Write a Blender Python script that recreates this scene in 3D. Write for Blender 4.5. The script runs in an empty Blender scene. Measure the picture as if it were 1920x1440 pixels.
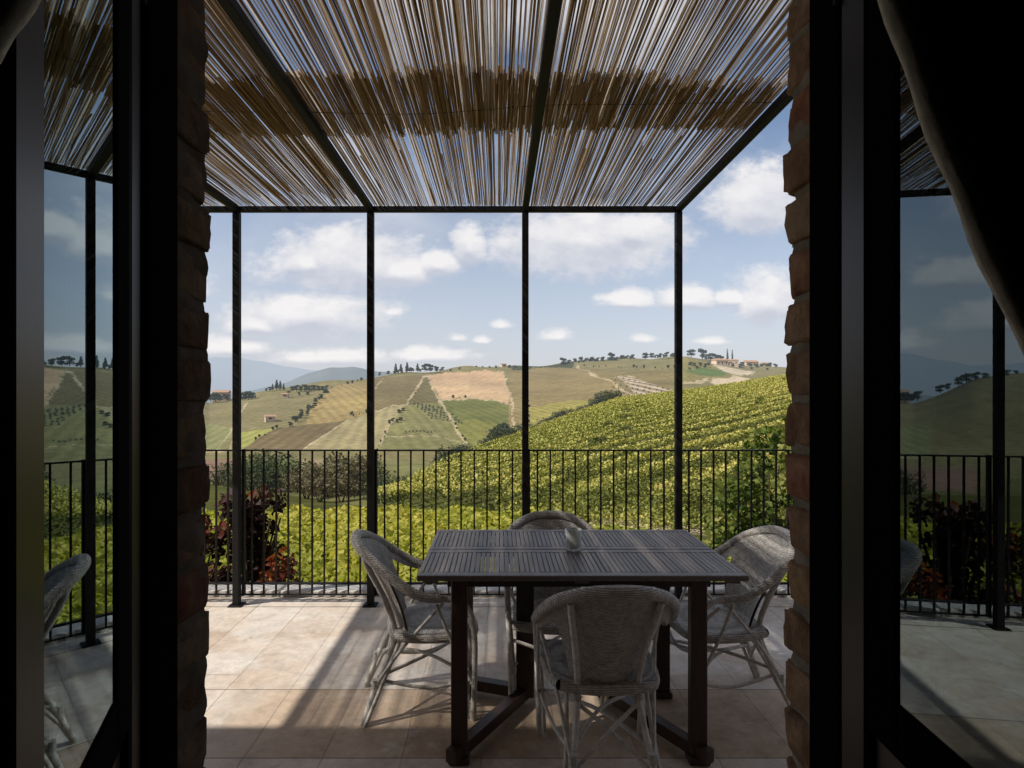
import bpy, math, random
import numpy as np
from mathutils import Vector, Matrix

random.seed(7)
rng = np.random.default_rng(11)
scene = bpy.context.scene
col = scene.collection
R = math.radians

# ------------------------------------------------------------------ helpers
F, CX, CY, H = 1066.0, 935.0, 740.0, 1.4      # focal length and principal point used to survey the place

def at(px, y, d):
    """world point seen at (px, y) and standing d metres away"""
    return Vector(((px - CX) / F * d, d, H + (CY - y) / F * d))

class MB:
    def __init__(self):
        self.v = []; self.f = []; self.sm = []
    def add(self, vs, fs, smooth=False):
        o = len(self.v)
        self.v += [tuple(p) for p in vs]
        self.f += [tuple(i + o for i in f) for f in fs]
        self.sm += [smooth] * len(fs)
    def box(self, lo, hi, M=None, bev=0.0):
        x0, y0, z0 = lo; x1, y1, z1 = hi
        if bev <= 0:
            vs = [Vector(p) for p in ((x0,y0,z0),(x1,y0,z0),(x1,y1,z0),(x0,y1,z0),(x0,y0,z1),(x1,y0,z1),(x1,y1,z1),(x0,y1,z1))]
            fs = [(0,3,2,1),(4,5,6,7),(0,1,5,4),(1,2,6,5),(2,3,7,6),(3,0,4,7)]
        else:
            b = bev; vs = []; 
            # 24-vertex chamfered box
            def P(ix, iy, iz, ax):
                p = [(x0, x1)[ix], (y0, y1)[iy], (z0, z1)[iz]]
                s = [(1, -1)[ix], (1, -1)[iy], (1, -1)[iz]]
                for a in range(3):
                    if a != ax: p[a] += s[a] * b
                return Vector(p)
            idx = {}
            for ix in (0,1):
                for iy in (0,1):
                    for iz in (0,1):
                        for ax in range(3):
                            idx[(ix,iy,iz,ax)] = len(vs); vs.append(P(ix,iy,iz,ax))
            fs = []
            g = lambda *k: idx[k]
            for i in (0,1):
                q = [g(i,0,0,0), g(i,1,0,0), g(i,1,1,0), g(i,0,1,0)]; fs.append(q if i else q[::-1])
                q = [g(0,i,0,1), g(1,i,0,1), g(1,i,1,1), g(0,i,1,1)]; fs.append(q[::-1] if i else q)
                q = [g(0,0,i,2), g(1,0,i,2), g(1,1,i,2), g(0,1,i,2)]; fs.append(q if i else q[::-1])
            for i in (0,1):
                for j in (0,1):
                    fs.append([g(i,j,0,0), g(i,j,1,0), g(i,j,1,1), g(i,j,0,1)])
                    fs.append([g(i,0,j,0), g(i,1,j,0), g(i,1,j,2), g(i,0,j,2)])
                    fs.append([g(0,i,j,1), g(1,i,j,1), g(1,i,j,2), g(0,i,j,2)])
                    for k in (0,1):
                        pass
            for ix in (0,1):
                for iy in (0,1):
                    for iz in (0,1):
                        fs.append([g(ix,iy,iz,0), g(ix,iy,iz,1), g(ix,iy,iz,2)])
        if M is not None: vs = [M @ p for p in vs]
        self.add(vs, fs)
    def tube(self, pts, r, n=8, caps=True, flat=1.0):
        pts = [Vector(p) for p in pts]
        rs = r if isinstance(r, (list, tuple)) else [r] * len(pts)
        t0 = (pts[1] - pts[0]).normalized()
        up = Vector((0,0,1)) if abs(t0.z) < .9 else Vector((1,0,0))
        nrm = (up - t0 * up.dot(t0)).normalized()
        vs = []; L = len(pts)
        for i in range(L):
            a = pts[max(0, i-1)]; b = pts[min(L-1, i+1)]
            t = (b - a).normalized()
            nrm = (nrm - t * nrm.dot(t)).normalized(); bn = t.cross(nrm)
            for k in range(n):
                an = 2 * math.pi * k / n
                vs.append(pts[i] + nrm * (math.cos(an) * rs[i] * flat) + bn * (math.sin(an) * rs[i]))
        fs = []
        for i in range(L - 1):
            for k in range(n):
                k2 = (k + 1) % n
                fs.append((i*n+k, i*n+k2, (i+1)*n+k2, (i+1)*n+k))
        self.add(vs, fs, True)
        if caps:
            self.add(vs[:n], [tuple(range(n))[::-1]]); self.add(vs[-n:], [tuple(range(n))])
    def lathe(self, prof, n=24, c=(0,0,0)):
        vs = []; fs = []
        for (r, z) in prof:
            for k in range(n):
                a = 2*math.pi*k/n
                vs.append((c[0]+r*math.cos(a), c[1]+r*math.sin(a), c[2]+z))
        for i in range(len(prof)-1):
            for k in range(n):
                k2=(k+1)%n
                fs.append((i*n+k, i*n+k2, (i+1)*n+k2, (i+1)*n+k))
        self.add(vs, fs, True)
    def grid(self, fn, nu, nv, smooth=True):
        vs = [fn(i/nu, j/nv) for j in range(nv+1) for i in range(nu+1)]
        fs = [(j*(nu+1)+i, j*(nu+1)+i+1, (j+1)*(nu+1)+i+1, (j+1)*(nu+1)+i) for j in range(nv) for i in range(nu)]
        self.add(vs, fs, smooth)
    def build(self, name, mat, parent=None):
        me = bpy.data.meshes.new(name)
        me.from_pydata(self.v, [], self.f); me.update()
        me.polygons.foreach_set('use_smooth', self.sm)
        return link(name, me, mat, parent)

def link(name, me, mat, parent=None):
    o = bpy.data.objects.new(name, me); col.objects.link(o)
    if mat is not None: me.materials.append(mat)
    if parent is not None: o.parent = parent
    return o

def mesh_np(name, V, Q, attrs=None, smooth=False):
    """quads from numpy arrays; attrs = {name: per-vertex float or colour array}"""
    me = bpy.data.meshes.new(name)
    V = np.asarray(V, np.float32); Q = np.asarray(Q, np.int32)
    k = Q.shape[1]
    me.vertices.add(len(V)); me.vertices.foreach_set('co', V.ravel())
    me.loops.add(Q.size); me.loops.foreach_set('vertex_index', Q.ravel())
    me.polygons.add(len(Q)); me.polygons.foreach_set('loop_start', np.arange(len(Q), dtype=np.int32) * k)
    me.polygons.foreach_set('loop_total', np.full(len(Q), k, np.int32))
    if smooth: me.polygons.foreach_set('use_smooth', np.ones(len(Q), bool))
    me.update(calc_edges=True)
    for nm, a in (attrs or {}).items():
        a = np.asarray(a, np.float32)
        if a.ndim == 1:
            me.attributes.new(nm, 'FLOAT', 'POINT').data.foreach_set('value', a)
        else:
            c4 = np.ones((len(a), 4), np.float32); c4[:, :3] = a
            me.attributes.new(nm, 'FLOAT_COLOR', 'POINT').data.foreach_set('color', c4.ravel())
    me.validate()
    return me

def tag(o, label=None, cat=None, group=None, kind=None):
    if label: o['label'] = label
    if cat: o['category'] = cat
    if group: o['group'] = group
    if kind: o['kind'] = kind
    return o

def empty(name, loc=(0,0,0), rz=0.0):
    o = bpy.data.objects.new(name, None); col.objects.link(o)
    o.location = loc; o.rotation_euler = (0,0,rz); o.empty_display_size = .1
    return o

def copy_tree(o, parent=None):
    c = o.copy(); col.objects.link(c)
    if parent is not None: c.parent = parent
    for ch in list(o.children): copy_tree(ch, c)
    return c

# ------------------------------------------------------------------ materials
def mat(name):
    m = bpy.data.materials.new(name); m.use_nodes = True
    nt = m.node_tree
    return m, nt, nt.nodes['Principled BSDF'], nt.nodes['Material Output']
def nd(nt, t, **kw):
    n = nt.nodes.new(t)
    for k, v in kw.items(): setattr(n, k, v)
    return n
def mth(nt, op, a, b=None, c=None, clamp=False):
    n = nt.nodes.new('ShaderNodeMath'); n.operation = op; n.use_clamp = clamp
    for i, x in enumerate((a, b, c)):
        if x is None: continue
        if isinstance(x, (int, float)): n.inputs[i].default_value = x
        else: nt.links.new(x, n.inputs[i])
    return n.outputs[0]
def ramp(nt, fac, stops):
    n = nt.nodes.new('ShaderNodeValToRGB'); cr = n.color_ramp
    while len(cr.elements) < len(stops): cr.elements.new(.5)
    for e, (p, c) in zip(cr.elements, stops): e.position = p; e.color = (*c, 1)
    nt.links.new(fac, n.inputs[0]); return n.outputs[0]
def noise(nt, scale, detail=4, rough=.55, vec=None, dim='3D'):
    n = nt.nodes.new('ShaderNodeTexNoise'); n.noise_dimensions = dim
    n.inputs['Scale'].default_value = scale; n.inputs['Detail'].default_value = detail; n.inputs['Roughness'].default_value = rough
    if vec is not None: nt.links.new(vec, n.inputs['Vector'])
    return n.outputs['Fac']
def mixc(nt, fac, a, b, mode='MIX'):
    n = nt.nodes.new('ShaderNodeMix'); n.data_type = 'RGBA'; n.blend_type = mode
    for s, x in ((0, fac), (6, a), (7, b)):
        if isinstance(x, (int, float)): n.inputs[s].default_value = x
        elif isinstance(x, tuple): n.inputs[s].default_value = (*x, 1)
        else: nt.links.new(x, n.inputs[s])
    return n.outputs[2]
def coord(nt, kind='Object', scale=(1,1,1), rot=(0,0,0)):
    t = nt.nodes.new('ShaderNodeTexCoord'); m = nt.nodes.new('ShaderNodeMapping')
    m.inputs['Scale'].default_value = scale; m.inputs['Rotation'].default_value = rot
    nt.links.new(t.outputs[kind], m.inputs['Vector']); return m.outputs[0]
def bump(nt, bs, h, strength, dist=.01):
    b = nt.nodes.new('ShaderNodeBump'); b.inputs['Strength'].default_value = strength; b.inputs['Distance'].default_value = dist
    nt.links.new(h, b.inputs['Height']); nt.links.new(b.outputs[0], bs.inputs['Normal'])

def simple(name, c, rough=.6, var=.25, scale=30, bmp=.15, spec=.5, metal=0, vscale=(1,1,1), bd=.004):
    m, nt, bs, out = mat(name)
    v = coord(nt, scale=vscale)
    n = noise(nt, scale, 6, .6, v)
    c0 = tuple(x * (1 - var) for x in c); c1 = tuple(min(1, x * (1 + var)) for x in c)
    nt.links.new(ramp(nt, n, [(.3, c0), (.7, c1)]), bs.inputs['Base Color'])
    bs.inputs['Roughness'].default_value = rough; bs.inputs['Metallic'].default_value = metal
    bs.inputs['Specular IOR Level'].default_value = spec
    if bmp: bump(nt, bs, n, bmp, bd)
    return m

M = {}
M['iron'] = simple('wrought_iron', (.009,.008,.008), .65, .4, 60, .25, spec=.25)
M['paint'] = simple('brown_gloss_paint', (.006,.0045,.004), .36, .2, 40, .03, spec=.19)
M['bead'] = simple('dark_bead', (.0016,.0014,.0013), 1.0, .2, 40, .05, spec=.03)
M['panel'] = simple('brown_panel', (.025,.014,.009), .45, .25, 25, .05, spec=.3)
M['plaster'] = simple('dark_plaster', (.008,.007,.006), .95, .2, 8, .2, spec=.1)
M['mortar'] = simple('old_mortar', (.19,.16,.12), .95, .3, 30, .6, spec=.1)
M['hem'] = simple('linen_hem', (.62,.56,.46), .9, .2, 120, .3, spec=.1)
M['curtain'] = simple('linen_curtain', (.20,.18,.15), .95, .15, 120, .3, spec=.1)
M['rattan'] = None
M['limestone'] = simple('kerb_stone', (.55,.53,.50), .9, .2, 14, .4, spec=.2)
M['bark'] = simple('bark', (.09,.07,.05), .95, .3, 20, .6, spec=.1)
M['housewall'] = simple('pale_render', (.55,.45,.36), .9, .1, 1, 0, spec=.1)
M['houseroof'] = simple('clay_roof', (.40,.27,.20), .9, .2, 2, 0, spec=.1)
M['shutter'] = simple('dark_opening', (.05,.045,.04), .6, .2, 2, 0)

def m_brick(name='jamb_brick', k=1.0):
    m, nt, bs, out = mat(name)
    a = nd(nt, 'ShaderNodeAttribute', attribute_name='tint')
    base = ramp(nt, a.outputs['Fac'], [(0, (.17,.10,.065)), (.3, (.24,.155,.10)), (.55, (.32,.23,.14)), (.8, (.33,.26,.18)), (1, (.27,.10,.06))])
    n = noise(nt, 28, 8, .65, coord(nt))
    n2 = noise(nt, 7, 5, .6, coord(nt))
    c = mixc(nt, mth(nt, 'MULTIPLY', ramp(nt, n2, [(.45,(0,0,0)),(.7,(1,1,1))]), .7), base, (.33,.28,.21))
    c = mixc(nt, 1.0, c, ramp(nt, n, [(.25,(.5,.5,.5)),(.75,(1.25,1.22,1.2))]), 'MULTIPLY')
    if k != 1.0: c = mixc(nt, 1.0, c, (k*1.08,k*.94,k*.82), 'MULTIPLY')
    nt.links.new(c, bs.inputs['Base Color']); bs.inputs['Roughness'].default_value = .95
    bs.inputs['Specular IOR Level'].default_value = .1
    bump(nt, bs, n, .8, .012)
    return m
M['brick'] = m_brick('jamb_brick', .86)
M['brick_dark'] = m_brick('shaded_brick', .30)  # same brick with the left jamb's shade put into its colour
M['mortar_dark'] = simple('shaded_mortar', (.06,.045,.032), .95, .3, 30, .6, spec=.1)  # mortar colour lowered likewise for the shade on the left jamb

def m_facade():
    m, nt, bs, out = mat('facade_brick')
    v = coord(nt, rot=(R(90),0,0))
    b = nd(nt, 'ShaderNodeTexBrick')
    nt.links.new(v, b.inputs['Vector'])
    b.inputs['Color1'].default_value = (.30,.19,.12,1); b.inputs['Color2'].default_value = (.38,.28,.18,1)
    b.inputs['Mortar'].default_value = (.36,.31,.25,1)
    b.inputs['Scale'].default_value = 1; b.inputs['Mortar Size'].default_value = .012
    b.inputs['Brick Width'].default_value = .27; b.inputs['Row Height'].default_value = .074
    n = noise(nt, 18, 8, .6)
    nt.links.new(mixc(nt, 1.0, b.outputs[0], ramp(nt, n, [(.3,(.6,.6,.6)),(.7,(1.2,1.2,1.2))]), 'MULTIPLY'), bs.inputs['Base Color'])
    bs.inputs['Roughness'].default_value = .95
    bump(nt, bs, n, .6, .01)
    return m
M['facade'] = m_facade()

def m_floor():
    m, nt, bs, out = mat('terrace_stone')
    g = nd(nt, 'ShaderNodeNewGeometry')
    sep = nd(nt, 'ShaderNodeSeparateXYZ'); nt.links.new(g.outputs['Position'], sep.inputs[0])
    mp = nd(nt, 'ShaderNodeMapping'); mp.inputs['Rotation'].default_value = (0,0,R(90)); mp.inputs['Location'].default_value = (.13,.06,0)
    nt.links.new(g.outputs['Position'], mp.inputs['Vector'])
    # slightly wobbling joints
    wob = nd(nt, 'ShaderNodeTexNoise'); wob.inputs['Scale'].default_value = 3; nt.links.new(g.outputs['Position'], wob.inputs['Vector'])
    ad = nd(nt, 'ShaderNodeVectorMath', operation='MULTIPLY_ADD')
    nt.links.new(wob.outputs['Color'], ad.inputs[0]); ad.inputs[1].default_value = (.018,.018,0); nt.links.new(mp.outputs[0], ad.inputs[2])
    b = nd(nt, 'ShaderNodeTexBrick'); b.offset = .37; b.offset_frequency = 2; b.squash = 1.0; b.squash_frequency = 2
    nt.links.new(ad.outputs[0], b.inputs['Vector'])
    b.inputs['Color1'].default_value = (0,0,0,1); b.inputs['Color2'].default_value = (1,1,1,1); b.inputs['Mortar'].default_value = (.5,.5,.5,1)
    b.inputs['Scale'].default_value = 1; b.inputs['Mortar Size'].default_value = .0035; b.inputs['Mortar Smooth'].default_value = .3
    b.inputs['Brick Width'].default_value = 1.35; b.inputs['Row Height'].default_value = .305
    mort = b.outputs['Fac']
    tile = ramp(nt, b.outputs['Color'], [(0,(.62,.535,.45)),(.35,(.71,.64,.565)),(.7,(.66,.58,.49)),(1,(.75,.695,.63))])
    warm = ramp(nt, b.outputs['Color'], [(0,(.45,.325,.215)),(.5,(.52,.39,.27)),(1,(.58,.45,.33))])
    # the course by the house is a warmer sandstone
    near = mth(nt, 'MULTIPLY', mth(nt,'LESS_THAN', sep.outputs['Y'], 2.70), mth(nt,'GREATER_THAN', sep.outputs['Y'], 2.19))
    near = mth(nt, 'MULTIPLY', near, mth(nt,'MULTIPLY_ADD', sep.outputs['X'], 2.5, 3.1, clamp=True))
    seam = lambda yv, w: mth(nt, 'LESS_THAN', mth(nt,'ABSOLUTE', mth(nt,'SUBTRACT', sep.outputs['Y'], yv)), w)
    base = mixc(nt, near, tile, warm)
    n = noise(nt, 2.6, 8, .62, g.outputs['Position']); n2 = noise(nt, 24, 8, .65, g.outputs['Position']); n3 = noise(nt, 1.1, 4, .5, g.outputs['Position'])
    stain = ramp(nt, n, [(.45,(0,0,0)),(.62,(1,1,1))])
    base = mixc(nt, mth(nt,'MULTIPLY',stain,.62), base, (.60,.46,.345))
    n6 = noise(nt, 4.3, 9, .7, g.outputs['Position'])
    base = mixc(nt, ramp(nt, n6, [(.56,(0,0,0)),(.72,(.7,.7,.7))]), base, (.80,.77,.72))
    base = mixc(nt, ramp(nt, n6, [(.26,(.6,.6,.6)),(.40,(0,0,0))]), base, (.33,.25,.18))
    # pitted grey wear in patches
    wear = mth(nt, 'MULTIPLY', ramp(nt, n3, [(.56,(0,0,0)),(.68,(1,1,1))]), ramp(nt, n2, [(.50,(0,0,0)),(.68,(1,1,1))]))
    base = mixc(nt, mth(nt,'MULTIPLY',wear,.65), base, (.26,.21,.16))
    base = mixc(nt, 1.0, base, ramp(nt, n2, [(.25,(.78,.78,.78)),(.75,(1.12,1.12,1.12))]), 'MULTIPLY')
    n5 = noise(nt, 8, 6, .62, g.outputs['Position']); base = mixc(nt, 1.0, base, ramp(nt, n5, [(.28,(.80,.78,.76)),(.52,(1.0,1.0,1.0)),(.75,(1.1,1.08,1.06))]), 'MULTIPLY')
    pits = ramp(nt, noise(nt, 46, 4, .6, g.outputs['Position']), [(.66,(0,0,0)),(.71,(1,1,1))])
    base = mixc(nt, mth(nt,'MULTIPLY',pits,ramp(nt,n,[(.45,(0,0,0)),(.62,(.6,.6,.6))])), base, (.22,.15,.10))
    n4 = noise(nt, 1.7, 3, .5, g.outputs['Position'])
    base = mixc(nt, mth(nt,'MULTIPLY',mort,ramp(nt,n4,[(.40,(.04,.04,.04)),(.62,(.50,.50,.50))])), base, (.24,.18,.13))
    grv = mth(nt,'MAXIMUM', seam(3.752,.006), mth(nt,'MAXIMUM', seam(2.70,.003), seam(2.19,.003)))
    base = mixc(nt, mth(nt,'MULTIPLY',grv,.75), base, (.10,.08,.06))
    nt.links.new(base, bs.inputs['Base Color']); bs.inputs['Roughness'].default_value = .75
    bs.inputs['Specular IOR Level'].default_value = .35
    h = mth(nt, 'SUBTRACT', mth(nt,'ADD',mth(nt,'MULTIPLY',n2,.35),mth(nt,'MULTIPLY',n,.6)), mort)
    bump(nt, bs, h, .8, .010)
    return m
M['floor'] = m_floor()

def m_wood():
    m, nt, bs, out = mat('weathered_dark_wood')
    n = noise(nt, 6, 8, .6, coord(nt, scale=(14,1.4,14)))
    nt.links.new(ramp(nt, n, [(.25,(.075,.06,.053)),(.55,(.15,.125,.112)),(.8,(.24,.205,.185))]), bs.inputs['Base Color'])
    bs.inputs['Roughness'].default_value = .42; bs.inputs['Specular IOR Level'].default_value = .6
    bump(nt, bs, n, .3, .003)
    return m
M['wood'] = m_wood()
M['darkwood'] = simple('dark_brown_wood', (.035,.02,.014), .5, .4, 12, .2, vscale=(8,8,1))
M['leg'] = simple('red_brown_wood', (.042,.019,.011), .5, .4, 12, .2, vscale=(8,8,1))

def m_rattan(name, weave):
    m, nt, bs, out = mat(name)
    v = coord(nt)
    n = noise(nt, 40, 6, .6, v)
    c = ramp(nt, n, [(.25,(.32,.30,.27)),(.5,(.54,.52,.485)),(.75,(.70,.685,.66))])
    h = n
    if weave:
        w1 = nd(nt, 'ShaderNodeTexWave', wave_type='BANDS', bands_direction='Z'); w1.inputs['Scale'].default_value = 44; w1.inputs['Distortion'].default_value = 1.5; w1.inputs['Detail'].default_value = 2
        w2 = nd(nt, 'ShaderNodeTexWave', wave_type='BANDS', bands_direction='X'); w2.inputs['Scale'].default_value = 36; w2.inputs['Distortion'].default_value = 1.2; w2.inputs['Detail'].default_value = 2
        w3 = nd(nt, 'ShaderNodeTexWave', wave_type='BANDS', bands_direction='Y'); w3.inputs['Scale'].default_value = 36; w3.inputs['Distortion'].default_value = 1.2
        for w in (w1, w2, w3): nt.links.new(v, w.inputs['Vector'])
        h = mth(nt, 'MULTIPLY', w1.outputs['Fac'], mth(nt, 'MAXIMUM', w2.outputs['Fac'], mth(nt,'MULTIPLY',w3.outputs['Fac'],.8)))
        c = mixc(nt, 1.0, c, ramp(nt, h, [(0,(.5,.47,.44)),(.5,(.95,.95,.95)),(1,(1.1,1.1,1.1))]), 'MULTIPLY')
    nt.links.new(c, bs.inputs['Base Color']); bs.inputs['Roughness'].default_value = .6
    bs.inputs['Specular IOR Level'].default_value = .35
    bump(nt, bs, h, .6 if weave else .12, .004)
    return m
M['wicker'] = m_rattan('woven_wicker', True)
M['cane'] = m_rattan('whitewashed_cane', False)

def m_glass():
    m, nt, bs, out = mat('door_glass')
    nt.nodes.remove(bs)
    gl = nd(nt, 'ShaderNodeBsdfGlossy'); gl.inputs['Roughness'].default_value = 0.0; gl.inputs['Color'].default_value = (.76,.93,1.0,1)
    tr = nd(nt, 'ShaderNodeBsdfTransparent'); tr.inputs['Color'].default_value = (.82,.88,.86,1)
    g = nd(nt, 'ShaderNodeNewGeometry'); dt = nd(nt, 'ShaderNodeVectorMath', operation='DOT_PRODUCT')
    nt.links.new(g.outputs['Incoming'], dt.inputs[0]); nt.links.new(g.outputs['Normal'], dt.inputs[1])
    sch = mth(nt, 'POWER', mth(nt, 'SUBTRACT', 1.0, mth(nt,'ABSOLUTE', dt.outputs['Value'])), 5.0)
    fr = mth(nt, 'MULTIPLY_ADD', sch, .85, .15, clamp=True)          # two coated faces of the pane
    mx = nd(nt, 'ShaderNodeMixShader')
    nt.links.new(fr, mx.inputs[0]); nt.links.new(tr.outputs[0], mx.inputs[1]); nt.links.new(gl.outputs[0], mx.inputs[2])
    nt.links.new(mx.outputs[0], out.inputs['Surface'])
    return m
M['glass'] = m_glass()

def m_jar():
    m, nt, bs, out = mat('frosted_jar_glass')
    bs.inputs['Base Color'].default_value = (.88,.93,.90,1); bs.inputs['Roughness'].default_value = .12
    bs.inputs['Transmission Weight'].default_value = .55; bs.inputs['IOR'].default_value = 1.3
    return m
M['jar'] = m_jar()
M['wax'] = simple('green_wax', (.10,.14,.045), .5, .4, 60, .1)

def m_leaf(name, stops, transl=.35, haze=0.0):
    m, nt, bs, out = mat(name)
    a = nd(nt, 'ShaderNodeAttribute', attribute_name='tint')
    c = ramp(nt, a.outputs['Fac'], stops)
    bs.inputs['Roughness'].default_value = .6; bs.inputs['Specular IOR Level'].default_value = .2
    nt.links.new(c, bs.inputs['Base Color'])
    tl = nd(nt, 'ShaderNodeBsdfTranslucent')
    nt.links.new(mixc(nt, 1.0, c, (1.25,1.3,.6), 'MULTIPLY'), tl.inputs['Color'])
    mx = nd(nt, 'ShaderNodeMixShader'); mx.inputs[0].default_value = transl
    nt.links.new(bs.outputs[0], mx.inputs[1]); nt.links.new(tl.outputs[0], mx.inputs[2])
    s = mx.outputs[0]
    if haze: s = add_haze(nt, s)
    nt.links.new(s, out.inputs['Surface'])
    return m

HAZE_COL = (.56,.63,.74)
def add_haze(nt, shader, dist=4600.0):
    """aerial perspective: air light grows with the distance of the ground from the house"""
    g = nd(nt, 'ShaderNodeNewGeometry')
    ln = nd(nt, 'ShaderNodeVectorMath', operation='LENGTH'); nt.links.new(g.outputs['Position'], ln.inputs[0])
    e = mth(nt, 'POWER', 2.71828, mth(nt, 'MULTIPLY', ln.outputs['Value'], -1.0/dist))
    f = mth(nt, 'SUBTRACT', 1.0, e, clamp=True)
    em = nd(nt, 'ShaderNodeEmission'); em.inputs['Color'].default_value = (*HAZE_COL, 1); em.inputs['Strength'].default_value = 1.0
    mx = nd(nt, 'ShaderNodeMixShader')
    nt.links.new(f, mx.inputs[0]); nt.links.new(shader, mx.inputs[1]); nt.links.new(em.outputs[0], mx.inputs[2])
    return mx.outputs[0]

M['vine_near'] = m_leaf('vine_leaf_near', [(0,(.065,.085,.016)),(.35,(.17,.20,.028)),(.7,(.33,.34,.05)),(1,(.48,.43,.09))], .4)
M['vine_hill'] = m_leaf('vine_leaf_hill', [(0,(.05,.065,.018)),(.3,(.16,.18,.04)),(.6,(.34,.34,.085)),(.88,(.54,.50,.15)),(1,(.52,.39,.13))], .3)
M['leaf_green'] = m_leaf('shrub_leaf', [(0,(.02,.04,.012)),(.4,(.06,.10,.022)),(.75,(.15,.19,.04)),(1,(.30,.29,.09))], .35)
M['leaf_red'] = m_leaf('red_leaf', [(0,(.018,.012,.012)),(.55,(.05,.022,.022)),(.8,(.13,.035,.022)),(1,(.32,.085,.035))], .3)
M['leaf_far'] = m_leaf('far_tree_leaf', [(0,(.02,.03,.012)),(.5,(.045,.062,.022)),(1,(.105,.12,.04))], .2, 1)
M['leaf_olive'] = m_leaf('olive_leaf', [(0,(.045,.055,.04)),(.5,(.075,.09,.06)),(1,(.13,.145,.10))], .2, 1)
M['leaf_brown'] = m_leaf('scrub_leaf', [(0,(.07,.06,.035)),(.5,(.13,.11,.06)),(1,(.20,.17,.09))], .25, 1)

def m_reed():
    m, nt, bs, out = mat('reed')
    a = nd(nt, 'ShaderNodeAttribute', attribute_name='tint')
    n = noise(nt, 5, 5, .6, coord(nt, scale=(6,.8,6)))
    nk = noise(nt, 7, 3, .6, coord(nt, scale=(60,1.6,60)))
    f = mth(nt, 'ADD', mth(nt,'MULTIPLY',a.outputs['Fac'],.75), mth(nt,'MULTIPLY',n,.3))
    f = mth(nt, 'SUBTRACT', f, mth(nt,'MULTIPLY',ramp(nt, nk, [(.60,(0,0,0)),(.66,(1,1,1))]),.35), clamp=True)
    c = ramp(nt, f, [(0,(.10,.052,.016)),(.3,(.22,.125,.045)),(.5,(.33,.24,.15)),(.75,(.50,.44,.37)),(1,(.70,.66,.61))])
    bs.inputs['Roughness'].default_value = .55; nt.links.new(c, bs.inputs['Base Color'])
    bs.inputs['Specular IOR Level'].default_value = .25
    tl = nd(nt, 'ShaderNodeBsdfTranslucent'); nt.links.new(c, tl.inputs['Color'])
    mx = nd(nt, 'ShaderNodeMixShader'); nt.links.new(mth(nt,'MULTIPLY_ADD', a.outputs['Fac'], .42, .06), mx.inputs[0])
    nt.links.new(bs.outputs[0], mx.inputs[1]); nt.links.new(tl.outputs[0], mx.inputs[2])
    nt.links.new(mx.outputs[0], out.inputs['Surface'])
    return m
M['reed'] = m_reed()

def m_ground():
    m, nt, bs, out = mat('countryside')
    c = nd(nt, 'ShaderNodeAttribute', attribute_name='Col')
    r = nd(nt, 'ShaderNodeAttribute', attribute_name='row')
    am = nd(nt, 'ShaderNodeAttribute', attribute_name='amp')
    g = nd(nt, 'ShaderNodeNewGeometry')
    n1 = noise(nt, .035, 6, .6, g.outputs['Position']); n2 = noise(nt, .35, 6, .65, g.outputs['Position']); n3 = noise(nt, 2.2, 4, .6, g.outputs['Position'])
    jit = mth(nt, 'ADD', r.outputs['Fac'], mth(nt, 'MULTIPLY', n2, .35))
    s = mth(nt, 'SINE', mth(nt, 'MULTIPLY', jit, 6.2832))
    k = mth(nt, 'ADD', 1.0, mth(nt, 'MULTIPLY', s, am.outputs['Fac']))
    cc = mixc(nt, 1.0, c.outputs['Color'], ramp(nt, n1, [(.3,(.82,.82,.80)),(.7,(1.18,1.16,1.12))]), 'MULTIPLY')
    cc = mixc(nt, 1.0, cc, ramp(nt, n2, [(.3,(.72,.74,.72)),(.7,(1.28,1.24,1.2))]), 'MULTIPLY')
    cc = mixc(nt, 1.0, cc, ramp(nt, n3, [(.3,(.85,.85,.85)),(.7,(1.15,1.15,1.15))]), 'MULTIPLY')
    comb = nd(nt, 'ShaderNodeCombineColor')
    for i in range(3): nt.links.new(k, comb.inputs[i])
    cc = mixc(nt, 1.0, cc, comb.outputs[0], 'MULTIPLY')
    nt.links.new(cc, bs.inputs['Base Color']); bs.inputs['Roughness'].default_value = 1.0; bs.inputs['Specular IOR Level'].default_value = 0
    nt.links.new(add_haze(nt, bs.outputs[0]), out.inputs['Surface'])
    return m
M['ground'] = m_ground()

def m_mountain(name, c):
    m, nt, bs, out = mat(name)
    n = noise(nt, .004, 8, .6, coord(nt))
    nt.links.new(ramp(nt, n, [(.3,tuple(x*.8 for x in c)),(.7,tuple(x*1.2 for x in c))]), bs.inputs['Base Color'])
    bs.inputs['Roughness'].default_value = 1; bs.inputs['Specular IOR Level'].default_value = 0
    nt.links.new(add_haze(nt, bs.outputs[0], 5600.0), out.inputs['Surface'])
    return m
M['mountain'] = m_mountain('far_range', (.10,.12,.11))

# ------------------------------------------------------------------ camera, light, sky
cam = bpy.data.cameras.new('camera'); co = bpy.data.objects.new('camera', cam); col.objects.link(co)
co.location = (0,0,H); co.rotation_euler = (R(90),0,0)
cam.sensor_width = 36; cam.lens = 36*F/1920; cam.shift_x = (960-CX)/1920; cam.shift_y = (CY-720)/1920
cam.clip_start = .02; cam.clip_end = 60000
scene.camera = co
scene.render.resolution_x = 1024; scene.render.resolution_y = 768
scene.view_settings.view_transform = 'Standard'; scene.view_settings.look = 'None'; scene.view_settings.exposure = 0

SUN_EL = R(42.0); SD = Vector((.927,.375,0)).normalized()        # horizontal way the light travels
sun = bpy.data.lights.new('sun', 'SUN'); so = bpy.data.objects.new('sun', sun); col.objects.link(so)
sun.energy = 5.0; sun.angle = R(.5); sun.color = (1,.935,.84)
ray = Vector((SD.x*math.cos(SUN_EL), SD.y*math.cos(SUN_EL), -math.sin(SUN_EL)))
so.rotation_euler = ray.to_track_quat('-Z','Y').to_euler(); so.location = (-10,-6,14)

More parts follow.
